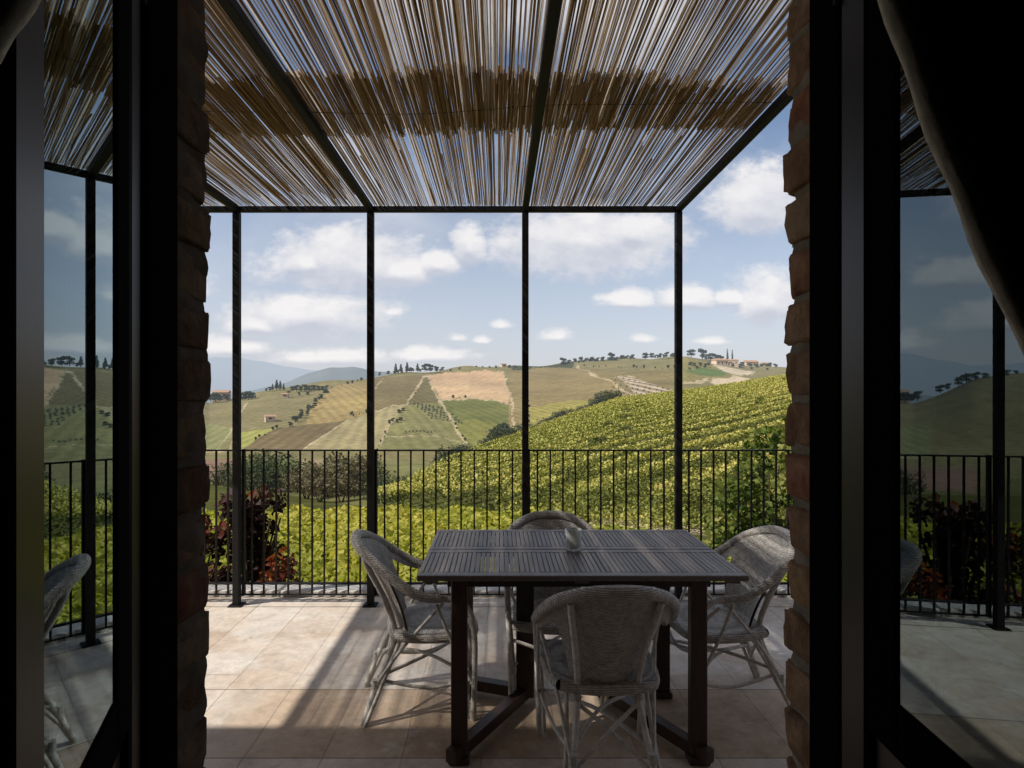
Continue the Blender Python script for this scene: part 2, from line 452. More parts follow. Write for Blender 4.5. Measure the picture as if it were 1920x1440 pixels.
def build_world():
    w = bpy.data.worlds.new('World'); scene.world = w; w.use_nodes = True
    nt = w.node_tree; bg = nt.nodes['Background']
    sky = nd(nt, 'ShaderNodeTexSky', sky_type='NISHITA'); sky.sun_disc = False
    sky.sun_elevation = SUN_EL; sky.sun_rotation = math.atan2(-SD.x, -SD.y)
    sky.air_density = 1.0; sky.dust_density = 1.4; sky.ozone_density = 1.5
    tc = nd(nt, 'ShaderNodeTexCoord'); sp = nd(nt, 'ShaderNodeSeparateXYZ'); nt.links.new(tc.outputs['Generated'], sp.inputs[0])
    x, y, z = sp.outputs
    yy = mth(nt, 'MAXIMUM', mth(nt, 'ABSOLUTE', y), .08)
    u = mth(nt, 'DIVIDE', x, yy); v = mth(nt, 'DIVIDE', z, yy)
    cb = nd(nt, 'ShaderNodeCombineXYZ'); nt.links.new(u, cb.inputs[0]); nt.links.new(mth(nt,'MULTIPLY',v,1.5), cb.inputs[1]); nt.links.new(y, cb.inputs[2])
    nA = noise(nt, 10.0, 9, .62, cb.outputs[0]); nF = noise(nt, 34.0, 6, .6, cb.outputs[0]); nB = noise(nt, 2.2, 5, .55, cb.outputs[0])
    off = nd(nt, 'ShaderNodeVectorMath', operation='ADD'); nt.links.new(cb.outputs[0], off.inputs[0]); off.inputs[1].default_value = (-.02,.035,0)
    nC = noise(nt, 10.0, 9, .62, off.outputs[0])
    # cumulus banks: azimuth, height and extent of each, as slopes of the line of sight
    B = [(660,500,195,92,62),(575,497,70,40,30),(750,512,85,55,34),(820,495,60,40,30),(580,592,190,58,60),(480,612,70,38,22),(880,465,42,62,40),(1100,450,235,80,78),(1190,440,90,60,36),
         (1175,568,62,32,14),(1290,566,70,40,18),(1372,562,45,30,16),(1440,570,90,78,40),(1420,395,120,110,50),(735,586,60,30,18),(1045,632,74,36,20),
         (856,634,44,20,13),(906,638,38,26,16),(942,610,50,22,15),(1212,636,70,26,17),(1330,640,90,24,14),(440,655,150,44,26),(620,672,240,46,24),(800,668,150,36,22),
         (205,430,150,90,40),(250,620,120,50,20),(330,545,90,45,20),(1750,500,200,120,50)]
    fld = None
    fup = None
    for (px, py, rx, rt, rb) in B:
        du = mth(nt, 'MULTIPLY', mth(nt, 'SUBTRACT', u, (px-CX)/F), F/rx)
        dv = mth(nt, 'SUBTRACT', v, (CY-py)/F)
        a = mth(nt, 'MULTIPLY', mth(nt,'MAXIMUM',dv,0.0), F/rt); b = mth(nt, 'MULTIPLY', mth(nt,'MINIMUM',dv,0.0), F/rb)
        q = mth(nt, 'ADD', mth(nt,'MULTIPLY',du,du), mth(nt,'ADD',mth(nt,'MULTIPLY',a,a),mth(nt,'MULTIPLY',b,b)))
        pk = .50 if rx < 95 and rt < 37 and rb < 21 and py > 580 else 0.72 if py > 635 else 1.0
        f = mth(nt, 'SUBTRACT', pk, mth(nt, 'SQRT', q))
        fld = f if fld is None else mth(nt, 'MAXIMUM', fld, f)
        dv2 = mth(nt, 'ADD', dv, .016)
        a2 = mth(nt, 'MULTIPLY', mth(nt,'MAXIMUM',dv2,0.0), F/rt); b2 = mth(nt, 'MULTIPLY', mth(nt,'MINIMUM',dv2,0.0), F/rb)
        q2 = mth(nt, 'ADD', mth(nt,'MULTIPLY',du,du), mth(nt,'ADD',mth(nt,'MULTIPLY',a2,a2),mth(nt,'MULTIPLY',b2,b2)))
        f2 = mth(nt, 'SUBTRACT', pk, mth(nt, 'SQRT', q2))
        fup = f2 if fup is None else mth(nt, 'MAXIMUM', fup, f2)
    fld = mth(nt, 'MAXIMUM', fld, -1.0)
    front = mth(nt, 'GREATER_THAN', y, 0.0)
    fld = mth(nt, 'ADD', mth(nt,'MULTIPLY',fld,front), mth(nt,'MULTIPLY',mth(nt,'SUBTRACT',front,1.0),.3))
    # loose veils higher up
    veil = mth(nt, 'MULTIPLY', mth(nt, 'SUBTRACT', nB, .47), mth(nt, 'MULTIPLY', mth(nt,'MULTIPLY_ADD', v, 1.5, -.1, clamp=True), 5.0))
    dens = mth(nt, 'ADD', mth(nt,'MULTIPLY_ADD',fld,1.7,-.05), mth(nt, 'MULTIPLY', mth(nt,'ADD', mth(nt,'SUBTRACT',nA,.5), mth(nt,'MULTIPLY',mth(nt,'SUBTRACT',nF,.5),.75)), 1.75))
    d1 = nd(nt, 'ShaderNodeMapRange', interpolation_type='SMOOTHSTEP'); nt.links.new(dens, d1.inputs[0])
    d1.inputs[1].default_value = -.22; d1.inputs[2].default_value = .80
    cl = mth(nt, 'MAXIMUM', mth(nt,'MULTIPLY',d1.outputs[0],.88), mth(nt,'MULTIPLY',mth(nt,'MAXIMUM',veil,0.0),.9,clamp=True), clamp=True)
    cl = mth(nt, 'MULTIPLY', cl, mth(nt, 'GREATER_THAN', z, -.01))
    lit = mth(nt, 'ADD', mth(nt, 'MULTIPLY_ADD', mth(nt,'SUBTRACT',nA,nC), 1.5, .5), mth(nt, 'MULTIPLY', mth(nt,'SUBTRACT',fld,fup), 1.7), clamp=True)
    ccol = mixc(nt, lit, (5.9,6.15,7.0), (9.6,9.3,9.2))
    # thin white haze near the horizon
    hz = nd(nt, 'ShaderNodeMapRange'); nt.links.new(z, hz.inputs[0]); hz.inputs[1].default_value = 0; hz.inputs[2].default_value = .40; hz.inputs[3].default_value = .80; hz.inputs[4].default_value = .0
    c = mixc(nt, 1.0, sky.outputs[0], (SKYK[0],SKYK[1],SKYK[2]), 'MULTIPLY')
    zn = nd(nt, 'ShaderNodeMapRange'); nt.links.new(z, zn.inputs[0]); zn.inputs[1].default_value = .38; zn.inputs[2].default_value = .75; zn.inputs[3].default_value = 1.0; zn.inputs[4].default_value = .62
    zc = nd(nt, 'ShaderNodeCombineColor')
    for i in range(3): nt.links.new(zn.outputs[0], zc.inputs[i])
    c = mixc(nt, 1.0, c, zc.outputs[0], 'MULTIPLY')
    c = mixc(nt, hz.outputs[0], c, (6.7,6.85,7.75))
    c = mixc(nt, cl, c, ccol)
    nt.links.new(c, bg.inputs['Color']); bg.inputs['Strength'].default_value = .1
SKYK = (1.5,1.42,1.38)
build_world()

# ------------------------------------------------------------------ the land
def tab(pts):
    a = np.array(pts, float); return a[:,0], a[:,1]
RIDGE_Y = tab([(-900,690),(0,703),(200,704),(300,714),(360,740),(392,752),(430,747),(470,738),(520,726),(600,717),(640,713),(700,705),(760,696),(830,694),(880,686),(990,685),(1060,682),(1160,674),(1230,670),(1290,666),(1340,676),(1400,689),(1460,690),(1600,700),(2800,715)])
RIDGE_D = tab([(-900,420),(200,420),(320,400),(392,380),(520,450),(700,520),(900,600),(1300,700),(2800,720)])
BASE_Y = tab([(-900,862),(720,862),(850,862),(1000,820),(1160,775),(1300,758),(1460,730),(2800,720)])
BASE_D = tab([(-900,170),(720,170),(900,180),(1160,220),(1460,260),(2800,260)])
R2_Y = tab([(-900,905),(385,908),(520,925),(620,940),(690,950),(720,946),(850,872),(985,818),(1080,782),(1160,753),(1270,740),(1370,726),(1460,711),(1700,676),(2800,560)])
R2_D = tab([(-900,55),(385,50),(520,36),(620,28),(690,23),(720,25),(850,38),(985,55),(1160,85),(1270,100),(1460,105),(1700,95),(2800,80)])
R1_Y = tab([(-900,985),(385,978),(700,975),(1000,985),(1100,990),(1270,1000),(1460,1020),(2800,1060)])
R1_D = tab([(-900,14),(385,16),(700,15.5),(1000,13.2),(1100,12.4),(1270,11.2),(1460,10.4),(2800,9)])
ip = lambda T, p: np.interp(p, T[0], T[1])

def controls(p):
    """(image height, distance) of the land's break lines along each bearing p"""
    p = np.asarray(p, float)
    y0 = np.full_like(p, CY + 2.0*F/4.14); d0 = np.full_like(p, 4.14)
    y1, d1 = ip(R1_Y,p), ip(R1_D,p); y2, d2 = ip(R2_Y,p), ip(R2_D,p)
    hill = np.clip((p-700)/60, 0, 1)
    y4, d4 = ip(BASE_Y,p), ip(BASE_D,p)
    d3 = d2*1.4 + (1-hill)*25; y3h = y2 + 26; t = (1/d3-1/d2)/(1/d4-1/d2); y3v = y2+(y4-y2)*t
    y3 = hill*y3h + (1-hill)*y3v
    y5, d5 = ip(RIDGE_Y,p), ip(RIDGE_D,p)
    d6 = d5*1.35; z5 = H+(CY-y5)/F*d5; y6 = CY-(z5-30-H)*F/d6
    d7 = np.full_like(p, 2200.0); y7 = np.full_like(p, CY+58*F/2200)
    d8 = np.full_like(p, 40000.0); y8 = np.full_like(p, CY+58*F/40000)
    return [y0,y1,y2,y3,y4,y5,y6,y7,y8],[d0,d1,d2,d3,d4,d5,d6,d7,d8]

def land_z(X, Y):
    """height of the land under world points"""
    X = np.asarray(X,float); Y = np.asarray(Y,float)
    p = CX + F*X/Y; ys, ds = controls(p); inv = 1/Y
    out = np.full_like(Y, -60.0)
    for i in range(8):
        m = (Y >= ds[i]) & (Y <= ds[i+1])
        t = (inv-1/ds[i])/(1/ds[i+1]-1/ds[i]); y = ys[i]+(ys[i+1]-ys[i])*t
        out = np.where(m, H+(CY-y)/F*Y, out)
    return out
def far_point(px, y, seg=4):
    """point of the far slope on bearing px seen at height y"""
    ys, ds = controls(np.array([float(px)]))
    ya, yb, da, db = ys[seg][0], ys[seg+1][0], ds[seg][0], ds[seg+1][0]
    t = min(1,max(0,(y-ya)/(yb-ya))); d = 1/(1/da+(1/db-1/da)*t)
    return at(px, ya+(yb-ya)*t, d)

def inpoly(px, py, poly):
    inside = np.zeros(px.shape, bool); n = len(poly)
    for i in range(n):
        x0,y0 = poly[i]; x1,y1 = poly[(i+1)%n]
        if y0 == y1: continue
        c = ((y0>py)!=(y1>py)) & (px < (x1-x0)*(py-y0)/(y1-y0)+x0)
        inside ^= c
    return inside
def online(px, py, pl, w):
    m = np.zeros(px.shape, bool)
    for (x0,y0),(x1,y1) in zip(pl, pl[1:]):
        dx,dy = x1-x0,y1-y0; L = dx*dx+dy*dy
        t = np.clip(((px-x0)*dx+(py-y0)*dy)/L,0,1)
        m |= np.hypot(px-x0-t*dx, py-y0-t*dy) < w/2
    return m
A = lambda P: [(380+.3229*x, 620+.3229*y) for x,y in P]
Bz = lambda P: [(960+.28125*x, 620+.28125*y) for x,y in P]

def build_land():
    P = np.concatenate([np.arange(-900,370,12.0), np.arange(370,1480,2.5), np.arange(1480,2801,14.0)])
    ys, ds = controls(P)
    segs = [18,40,8,24,150,4,6,8]
    rowsY=[]; rowsD=[]; seg_id=[]
    for i,n in enumerate(segs):
        for k in range(n + (1 if i==len(segs)-1 else 0)):
            t = k/n
            if i >= 5: # farther, even in log distance
                d = np.exp(np.log(ds[i])+(np.log(ds[i+1])-np.log(ds[i]))*t); tt = (1/d-1/ds[i])/(1/ds[i+1]-1/ds[i])
            else:
                tt = t; d = 1/(1/ds[i]+(1/ds[i+1]-1/ds[i])*t)
            rowsD.append(d); rowsY.append(ys[i]+(ys[i+1]-ys[i])*tt); seg_id.append(np.full(len(P),i))
    D = np.array(rowsD); Yi = np.array(rowsY); S = np.array(seg_id); PX = np.broadcast_to(P, D.shape)
    X = (PX-CX)/F*D; Z = H+(CY-Yi)/F*D
    # ragged field edges
    wx = 1.3*np.sin(X*.16+D*.05)+.9*np.sin(X*.43-D*.11+1)+.8*np.sin(X*1.1+D*.37+2); wy = .8*np.sin(X*.21+D*.04+3)+.6*np.sin(X*.57+D*.09)+.5*np.sin(X*1.3-D*.2)
    wx += rng.normal(0,.5,D.shape); wy += rng.normal(0,.35,D.shape)
    PX0, Yi0 = PX, Yi
    PX = PX+wx; Yi = Yi+wy
    Cc = np.zeros(D.shape+(3,)); Cc[:] = (.185,.165,.078)
    amp = np.full(D.shape,.05); row = (X*.9+D*.3)/9.0
    far = S>=4; val = (S==2)|(S==3)
    Cc[S==0] = (.07,.085,.022); Cc[S==1] = (.085,.09,.03); Cc[S==2] = (.13,.13,.055); Cc[S==3] = (.17,.17,.075); Cc[S>=6] = (.12,.15,.10)
    amp[S<2] = 0; amp[S>4] = 0
    fv = (S==3)|(S==4)|((S==2)&(PX<730))
    def field(poly, c, ang=30, sp=9, a=.12, mask=None):
        m = inpoly(PX,Yi,poly) & (fv if mask is None else mask)
        Cc[m] = c; amp[m] = a*.8; row[m] = (X[m]*math.cos(R(ang*.35-12))+D[m]*math.sin(R(ang*.35-12)))/sp*2.0
    def track(pl, w, c, mask=None):
        m = online(PX,Yi,pl,w*(.8+.35*np.sin(D*.09+X*.07))) & (fv if mask is None else mask); Cc[m] = c; amp[m] = 0
    # left half of the far slope
    field(A([(-60,470),(210,440),(230,560),(100,700),(-60,700)]), (.20,.205,.095), 70)
    field(A([(-60,430),(220,400),(420,365),(740,345),(520,565),(220,580),(-60,500)]), (.195,.172,.088), 15)
    field(A([(740,345),(960,275),(1000,300),(1000,470),(840,500),(590,545)]), (.26,.20,.092), 100, 10)
    field(A([(640,400),(960,380),(1000,430),(600,520)]), (.29,.225,.10), 100, 10)
    field(A([(1000,260),(1290,260),(1190,435),(1000,475),(980,380)]), (.165,.135,.068), 10)
    field(A([(220,590),(430,560),(310,640),(220,700)]), (.27,.275,.085), 40)
    field(A([(420,565),(850,505),(620,665),(560,700),(230,700),(300,640)]), (.15,.118,.064), 55)
    field(A([(850,505),(1000,465),(1175,430),(1095,540),(1015,700),(560,700),(640,650)]), (.275,.24,.132), 60)
    field(A([(1185,432),(1385,415),(1555,690),(1015,700),(1090,545)]), (.185,.178,.078), 80)
    field(A([(1290,255),(1325,300),(1390,415),(1190,432),(1240,340)]), (.135,.115,.056), 90)
    field(A([(1310,245),(1500,238),(1745,250),(1775,320),(1800,435),(1700,412),(1550,392),(1385,398),(1345,330)]), (.42,.295,.185), 0, 14, .04)
    field(A([(1340,300),(1500,280),(1740,310),(1780,400),(1380,370)]), (.45,.325,.205), 0, 14, .04)
    field(A([(1385,400),(1550,394),(1700,415),(1795,450),(1800,620),(1560,700),(1440,520)]), (.125,.135,.046), 85, 8)
    field(A([(1420,560),(1560,520),(1760,560),(1600,690)]), (.16,.16,.05), 85, 8)
    field(A([(1750,250),(1900,240),(1900,600),(1810,620),(1800,440)]), (.19,.17,.085), 80)
    # right half
    field(Bz([(-20,275),(470,238),(835,432),(700,465),(120,625),(-20,650)]), (.215,.172,.085), 88, 7, .16)
    field(Bz([(110,520),(300,495),(690,440),(560,480),(300,590),(130,650)]), (.25,.225,.07), 88, 7, .14)
    field(Bz([(-20,215),(380,200),(420,236),(0,272)]), (.055,.06,.03), 0, 9, 0)
    field(Bz([(470,238),(800,250),(1140,250),(1140,430),(850,440)]), (.185,.155,.075), 60, 8)
    field(Bz([(680,300),(800,310),(1090,415),(860,440)]), (.33,.275,.20), 70, 16, .55)
    field(Bz([(1120,150),(1350,230),(1510,290),(1140,345),(1100,260)]), (.20,.18,.07), 20, 8)
    field(Bz([(1150,262),(1300,250),(1500,288),(1250,310)]), (.10,.145,.05), 20, 8, .05)
    field(Bz([(1320,345),(1480,298),(1620,330),(1440,385)]), (.52,.43,.31), 20, 8, .02)
    field(Bz([(1340,240),(1500,262),(1620,290),(1500,300),(1380,262)]), (.46,.40,.30), 20, 8, .02)
    for pl,w in ((A([(1300,258),(1240,335),(1188,432)]),3.6),(A([(1308,255),(1342,350),(1385,420),(1435,505),(1475,580),(1560,690)]),5.0),
                 (A([(1742,250),(1772,330),(1802,440),(1806,600)]),4.2),(A([(1385,397),(1560,390),(1700,410),(1800,440)]),2.0),
                 (A([(1000,470),(1090,440),(1185,432)]),2.4),(A([(1050,615),(1200,608),(1340,612),(1520,660)]),2.0),(A([(1100,520),(1030,650)]),2.4),
                 (A([(250,428),(180,560),(90,690)]),3.0),(A([(850,503),(640,650),(560,705)]),2.6),(A([(1050,268),(1000,350)]),2.2),
                 (Bz([(430,235),(600,320),(835,436)]),3.4),(Bz([(1060,395),(1100,420)]),3),(Bz([(1130,352),(1330,330),(1480,310)]),4.0),(A([(0,710),(150,700),(180,640)]),3.0)):
        track(pl, w, (.40,.335,.22))
    # the valley floor under the terrace
    v4 = (S==2)|(S==3)
    field([(300,862),(440,862),(440,899),(300,905)], (.22,.145,.11), 0, 3, .12, v4)
    field([(560,862),(690,856),(690,905),(560,890)], (.29,.24,.145), 60, 6, .1, v4)
    field([(440,862),(560,862),(560,925),(440,915)], (.14,.155,.06), 60, 6, .1, v4)
    # sandy track at the foot of the vineyard
    n01 = (S<=1)
    m = inpoly(PX,Yi,[(1075,990),(1120,972),(1280,976),(1480,990),(1700,1000),(1700,1026),(1460,1014),(1280,1000),(1090,1002)]) & n01
    Cc[m] = (.50,.42,.31)
    # gentle unevenness
    und = np.sin(X*.031+1.3)*np.cos(D*.024)+.6*np.sin(X*.083+D*.041)
    Z = Z + np.where(far|(S==3), und*.0028*D*np.clip((D-60)/200,0,1), 0)
    V = np.stack([X,D,Z],-1).reshape(-1,3)
    nr,nc = D.shape
    i = np.arange(nr*nc).reshape(nr,nc)
    Q = np.stack([i[:-1,:-1],i[:-1,1:],i[1:,1:],i[1:,:-1]],-1).reshape(-1,4)
    me = mesh_np('ground', V, Q, {'Col':Cc.reshape(-1,3),'row':row.ravel(),'amp':amp.ravel()}, True)
    o = link('ground', me, M['ground']); tag(o, kind='structure')
build_land()

def range_(name, prof, d, depth):
    xs = np.array([p for p,_ in prof],float); ysr = np.array([q for _,q in prof],float)
    P = np.arange(xs[0], xs[-1]+1, 6.0); Y = np.interp(P,xs,ysr)
    Y = Y + (np.sin(P*.11)*.8+np.sin(P*.043+2)*1.2)
    V=[];n=8
    for k in range(n+1):
        t=k/n; dd = d*(1-depth*(1-t))
        z = -58 + (H+(CY-Y)/F*d+58)*t**1.5*(1+.0*P)
        wob = np.sin(P*.07+k)*np.sin(P*.023+k*1.7)*(1-t)*d*.004
        V.append(np.stack([(P-CX)/F*dd, np.full_like(P,dd)+wob, z],-1))
    V = np.array(V); nr,nc = V.shape[:2]; i=np.arange(nr*nc).reshape(nr,nc)
    Q = np.stack([i[:-1,:-1],i[:-1,1:],i[1:,1:],i[1:,:-1]],-1).reshape(-1,4)
    tag(link(name, mesh_np(name,V.reshape(-1,3),Q,None,True), M['mountain']), kind='structure')
range_('mountains', [(-700,700),(-200,690),(100,684),(300,690),(360,680),(405,668),(450,670),(500,681),(560,690),(640,697),(760,706),(1000,716),(1500,725),(2600,730)], 9000, .35)
range_('hills', [(300,748),(420,738),(500,728),(545,714),(580,697),(620,690),(660,689),(700,694),(780,703),(900,712),(1100,725),(1500,735)], 2900, .3)

# ------------------------------------------------------------------ foliage
def leaves(C, size, tint, flat=0.0, aspect=.75):
    """one leaf-shaped quad per centre"""
    n = len(C)
    a = rng.normal(size=(n,3)); a /= np.linalg.norm(a,axis=1)[:,None]
    nrm = rng.normal(size=(n,3)); nrm[:,2] = np.abs(nrm[:,2])+flat
    b = np.cross(nrm,a); b /= np.linalg.norm(b,axis=1)[:,None]+1e-9
    a = np.cross(b,nrm); a /= np.linalg.norm(a,axis=1)[:,None]+1e-9
    nn = np.cross(a,b)
    s = np.asarray(size)*rng.uniform(.65,1.3,n); s = s[:,None]
    V = np.stack([C-a*s*.5, C+b*s*aspect*.5-a*s*.08+nn*s*.12, C+a*s*.55, C-b*s*aspect*.5-a*s*.08+nn*s*.12],1).reshape(-1,3)
    Q = np.arange(4*n).reshape(n,4)
    return V, Q, np.repeat(np.clip(tint,0,1),4)

def vineyard_near():
    n = 64000
    px = rng.uniform(-60,1640,n); t = rng.uniform(0,1,n)
    d1 = ip(R1_D,px); d = 4.25*(d1/4.25)**t
    d = np.where((px>1060), 4.3+(d1-2.6-4.3)*np.clip(t,0,1)**1.1, d)
    X = (px-CX)/F*d; z = land_z(X,d)
    # canopy in low rows running away from the terrace
    r = np.sin((X*.96+d*.28)*2*math.pi/1.35)
    hump = .5+.35*r
    lump = .5+.5*np.sin(X*2.3+np.sin(d*1.9)*1.4)*np.cos(d*1.7+X)
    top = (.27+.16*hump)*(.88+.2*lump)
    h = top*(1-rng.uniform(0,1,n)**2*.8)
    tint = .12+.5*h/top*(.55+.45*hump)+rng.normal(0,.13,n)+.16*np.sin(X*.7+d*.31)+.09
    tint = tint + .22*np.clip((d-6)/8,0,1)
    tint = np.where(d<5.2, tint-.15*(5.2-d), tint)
    C = np.stack([X,d,z+h],-1)
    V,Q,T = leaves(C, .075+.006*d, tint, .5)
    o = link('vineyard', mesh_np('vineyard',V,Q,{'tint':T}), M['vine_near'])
    tag(o,'bright yellow green low vines filling the plot just below the terrace railing','vineyard',kind='stuff')
vineyard_near()

def vineyard_hill():
    ux,uy = .757,.653; vx,vy = -uy,ux; sp = 1.75
    C=[];S=[];T=[]
    for k in range(-90,102):
        s = np.arange(-40,190,.17)
        X = s*ux+k*sp*vx; Y = s*uy+k*sp*vy
        wav = .08*np.sin(s*.21+k)
        X = X+vx*wav; Y = Y+vy*wav
        ok = Y>8; X,Y,ss = X[ok],Y[ok],s[ok]
        if not len(X): continue
        p = CX+F*X/Y
        ok = (p>705)&(p<2100)&(Y>ip(R1_D,p)+.5)&(Y<ip(R2_D,p)*.985)
        X,Y,p,ss = X[ok],Y[ok],p[ok],ss[ok]
        if not len(X): continue
        gap = np.sin(ss*.9+k*2.1)+np.sin(ss*.37+k*5.3)
        ok = (gap>-1.75); X,Y,p = X[ok],Y[ok],p[ok]
        if not len(X): continue
        z = land_z(X,Y)
        reps = np.clip(620/Y,7.5,34).astype(int)
        idx = np.repeat(np.arange(len(X)),reps)
        n = len(idx)
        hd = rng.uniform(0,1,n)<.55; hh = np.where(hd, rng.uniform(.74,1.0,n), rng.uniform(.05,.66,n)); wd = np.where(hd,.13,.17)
        xx = X[idx]+rng.normal(0,1,n)*wd*.8*abs(vx)+rng.uniform(-.07,.07,n); yy = Y[idx]+rng.normal(0,1,n)*wd*.8*abs(vy)+rng.uniform(-.07,.07,n)
        C.append(np.stack([xx,yy,z[idx]+hh*.85],-1))
        S.append(.068+.0016*Y[idx])
        big = .5+.28*np.sin(X[idx]*.11+1)*np.cos(Y[idx]*.07)
        T.append(np.where(hd,.50+.30*(hh-.74)/.26,.02+.12*hh)+.30*(big-.5)+rng.normal(0,.09,n)+.10*np.clip((p[idx]-1250)/300,0,1)+.10*np.clip((40-Y[idx])/40,0,1))  # row shade painted into the tint: low leaves dark, tops bright
    # weeds and low shoots between the first rows
    n=30000; p=rng.uniform(930,1700,n); d1=ip(R1_D,p); d=d1*.98*np.exp(rng.uniform(0,1,n)**1.3*.75)
    X=(p-CX)/F*d; z=land_z(X,d)+rng.uniform(0,.28,n)
    ok=(d>d1+.15)|(rng.uniform(0,1,n)<.15)
    C.append(np.stack([X,d,z],-1)[ok]); S.append(np.full(ok.sum(),.085)); T.append((.38+.16*np.sin(X*1.7)*np.cos(d*1.3)+rng.normal(0,.17,n))[ok])
    C=np.concatenate(C);S=np.concatenate(S);T=np.concatenate(T)
    print('hill leaves',len(C))
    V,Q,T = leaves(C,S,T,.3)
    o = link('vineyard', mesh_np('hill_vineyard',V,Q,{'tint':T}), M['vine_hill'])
    tag(o,'long diagonal rows of yellowing vines climbing the rounded slope on the right','vineyard',kind='stuff')
vineyard_hill()

def crown_mesh(name, blobs, nleaf, size, tint0=.45, seed=0, shell=.55):
    """leaf quads through a set of clumps (x,y,z,rx,ry,rz)"""
    w = np.array([b[3]*b[4]*b[5] for b in blobs])**.66; w/=w.sum()
    C=[];T=[]
    for b,wi in zip(blobs,w):
        n = max(6,int(nleaf*wi))
        a = rng.normal(size=(n,3)); a/=np.linalg.norm(a,axis=1)[:,None]
        r = rng.uniform(shell**3,1.08,n)**(1/3)
        c = a*r[:,None]*np.array(b[3:6])+np.array(b[:3]); C.append(c)
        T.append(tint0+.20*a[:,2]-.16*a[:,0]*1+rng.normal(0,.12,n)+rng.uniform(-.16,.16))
    C=np.concatenate(C);T=np.concatenate(T)
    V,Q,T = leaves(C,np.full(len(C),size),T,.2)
    return mesh_np(name,V,Q,{'tint':T})

def blobs_broad(h, n=11):
    B=[]
    for i in range(n):
        a=random.uniform(0,6.28); r=random.uniform(.05,.30)*h
        B.append((r*math.cos(a),r*math.sin(a),h*random.uniform(.22,.84),h*random.uniform(.15,.24),h*random.uniform(.15,.24),h*random.uniform(.12,.19)))
    return B
def blobs_conifer(h):
    return [(random.uniform(-.02,.02)*h,random.uniform(-.02,.02)*h,h*(.2+.72*k/6),h*.19*(1-k/7.5),h*.19*(1-k/7.5),h*.10) for k in range(7)]
def blobs_cypress(h):
    return [(0,0,h*(.12+.8*k/6),h*.075*(1-abs(k-2)/7),h*.075*(1-abs(k-2)/7),h*.13) for k in range(7)]
def blobs_shrub(w,h,n=8):
    return [(random.uniform(-.5,.5)*w,random.uniform(-.4,.4)*w,h*random.uniform(.25,.75),w*random.uniform(.2,.34),w*random.uniform(.2,.34),h*random.uniform(.2,.3)) for _ in range(n)]

def proto_tree(name, h, kind, m, nleaf=260, size=.5, parts=True):
    """a tree of height h at the origin"""
    o = empty(name)
    B = {'broad':blobs_broad,'conifer':blobs_conifer,'cypress':blobs_cypress}[kind](h)
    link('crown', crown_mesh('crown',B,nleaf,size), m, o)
    t = MB(); t.tube([(0,0,-.3),(0.02*h,0,h*.25),(0,.01*h,h*.55),(0,0,h*.8)],[.035*h,.026*h,.016*h,.005*h],6)
    if kind=='broad':
        for k in range(4):
            a=k*1.7; t.tube([(0,0,h*.3),(h*.16*math.cos(a),h*.16*math.sin(a),h*.55)],[.014*h,.006*h],5)
    t.build('trunk', M['bark'], o)
    return o

PROTO={}
used=set()
def plant(kind, name, pos, h, label, cat, group, rz=None):
    key=(kind,name)
    if key not in PROTO:
        if kind.startswith('broad'): PROTO[key]=proto_tree(name,8,'broad',M['leaf_far'],620,.95)
        elif kind.startswith('conifer'): PROTO[key]=proto_tree(name,8,'conifer',M['leaf_far'],420,.85)
        elif kind=='cypress': PROTO[key]=proto_tree(name,8,'cypress',M['leaf_far'],300,.55)
        elif kind=='olive':
            o=empty(name); link('crown',crown_mesh('crown',blobs_broad(8,7),160,1.1),M['leaf_olive'],o)
            t=MB(); t.tube([(0,0,-.4),(.2,0,1.6),(0,.1,4)],[.4,.3,.12],5); t.build('trunk',M['bark'],o); PROTO[key]=o
        elif kind.startswith('scrub'):
            o=empty(name); link('crown',crown_mesh('crown',blobs_shrub(6.4,8,10),700,.55,.45),M['leaf_brown' if kind=='scrub_brown' else 'leaf_olive' if kind=='scrub_grey' else 'leaf_far'],o)
            t=MB()
            for k in range(4): t.tube([(0,0,-.4),(1.5*math.cos(k*1.6),1.5*math.sin(k*1.6),4)],[.2,.06],5)
            t.build('stem',M['bark'],o); PROTO[key]=o
        o=PROTO[key]
    else:
        o=copy_tree(PROTO[key])
    o.location=pos; s=h/8*(.96 if kind in ('broad','conifer') else 1.1); w=random.uniform(.9,1.25); o.scale=(s*w,s*w,s); o.rotation_euler=(0,0,random.uniform(0,6.28) if rz is None else rz)
    tag(o,label,cat,group)
    return o

# trees along the far crest; pixels are the survey bearings, heights in survey units
def crest(px, hpx, kind, name, label, cat, group, dy=1.5):
    p = far_point(px, float(ip(RIDGE_Y,px))+dy); plant(kind,name,p,hpx/F*p.y,label,cat,group)
G='trees along the crest of the far hill'
for px,h,k in ((742,21,'conifer'),(752,18,'conifer'),(763,20,'conifer'),(783,17,'conifer'),(797,17,'broad'),(806,16,'broad'),(818,11,'broad'),(830,9,'broad'),(771,10,'broad'),(728,8,'broad'),(712,8,'broad')):
    if k=='conifer': crest(px,h,k,'conifer_tree','pointed dark conifer on the crest just right of the second post','tree',G)
    else: crest(px,h,k,'broadleaf_tree','rounded dark tree on the crest above the pale tan field','tree',G)
for px,h in ((845,6),(862,6),(893,6),(905,5),(918,5),(930,6),(955,7),(966,6)):
    crest(px,h,'broad','broadleaf_tree','small dark bush in the hedge along the top of the pale tan field','tree',G,5)
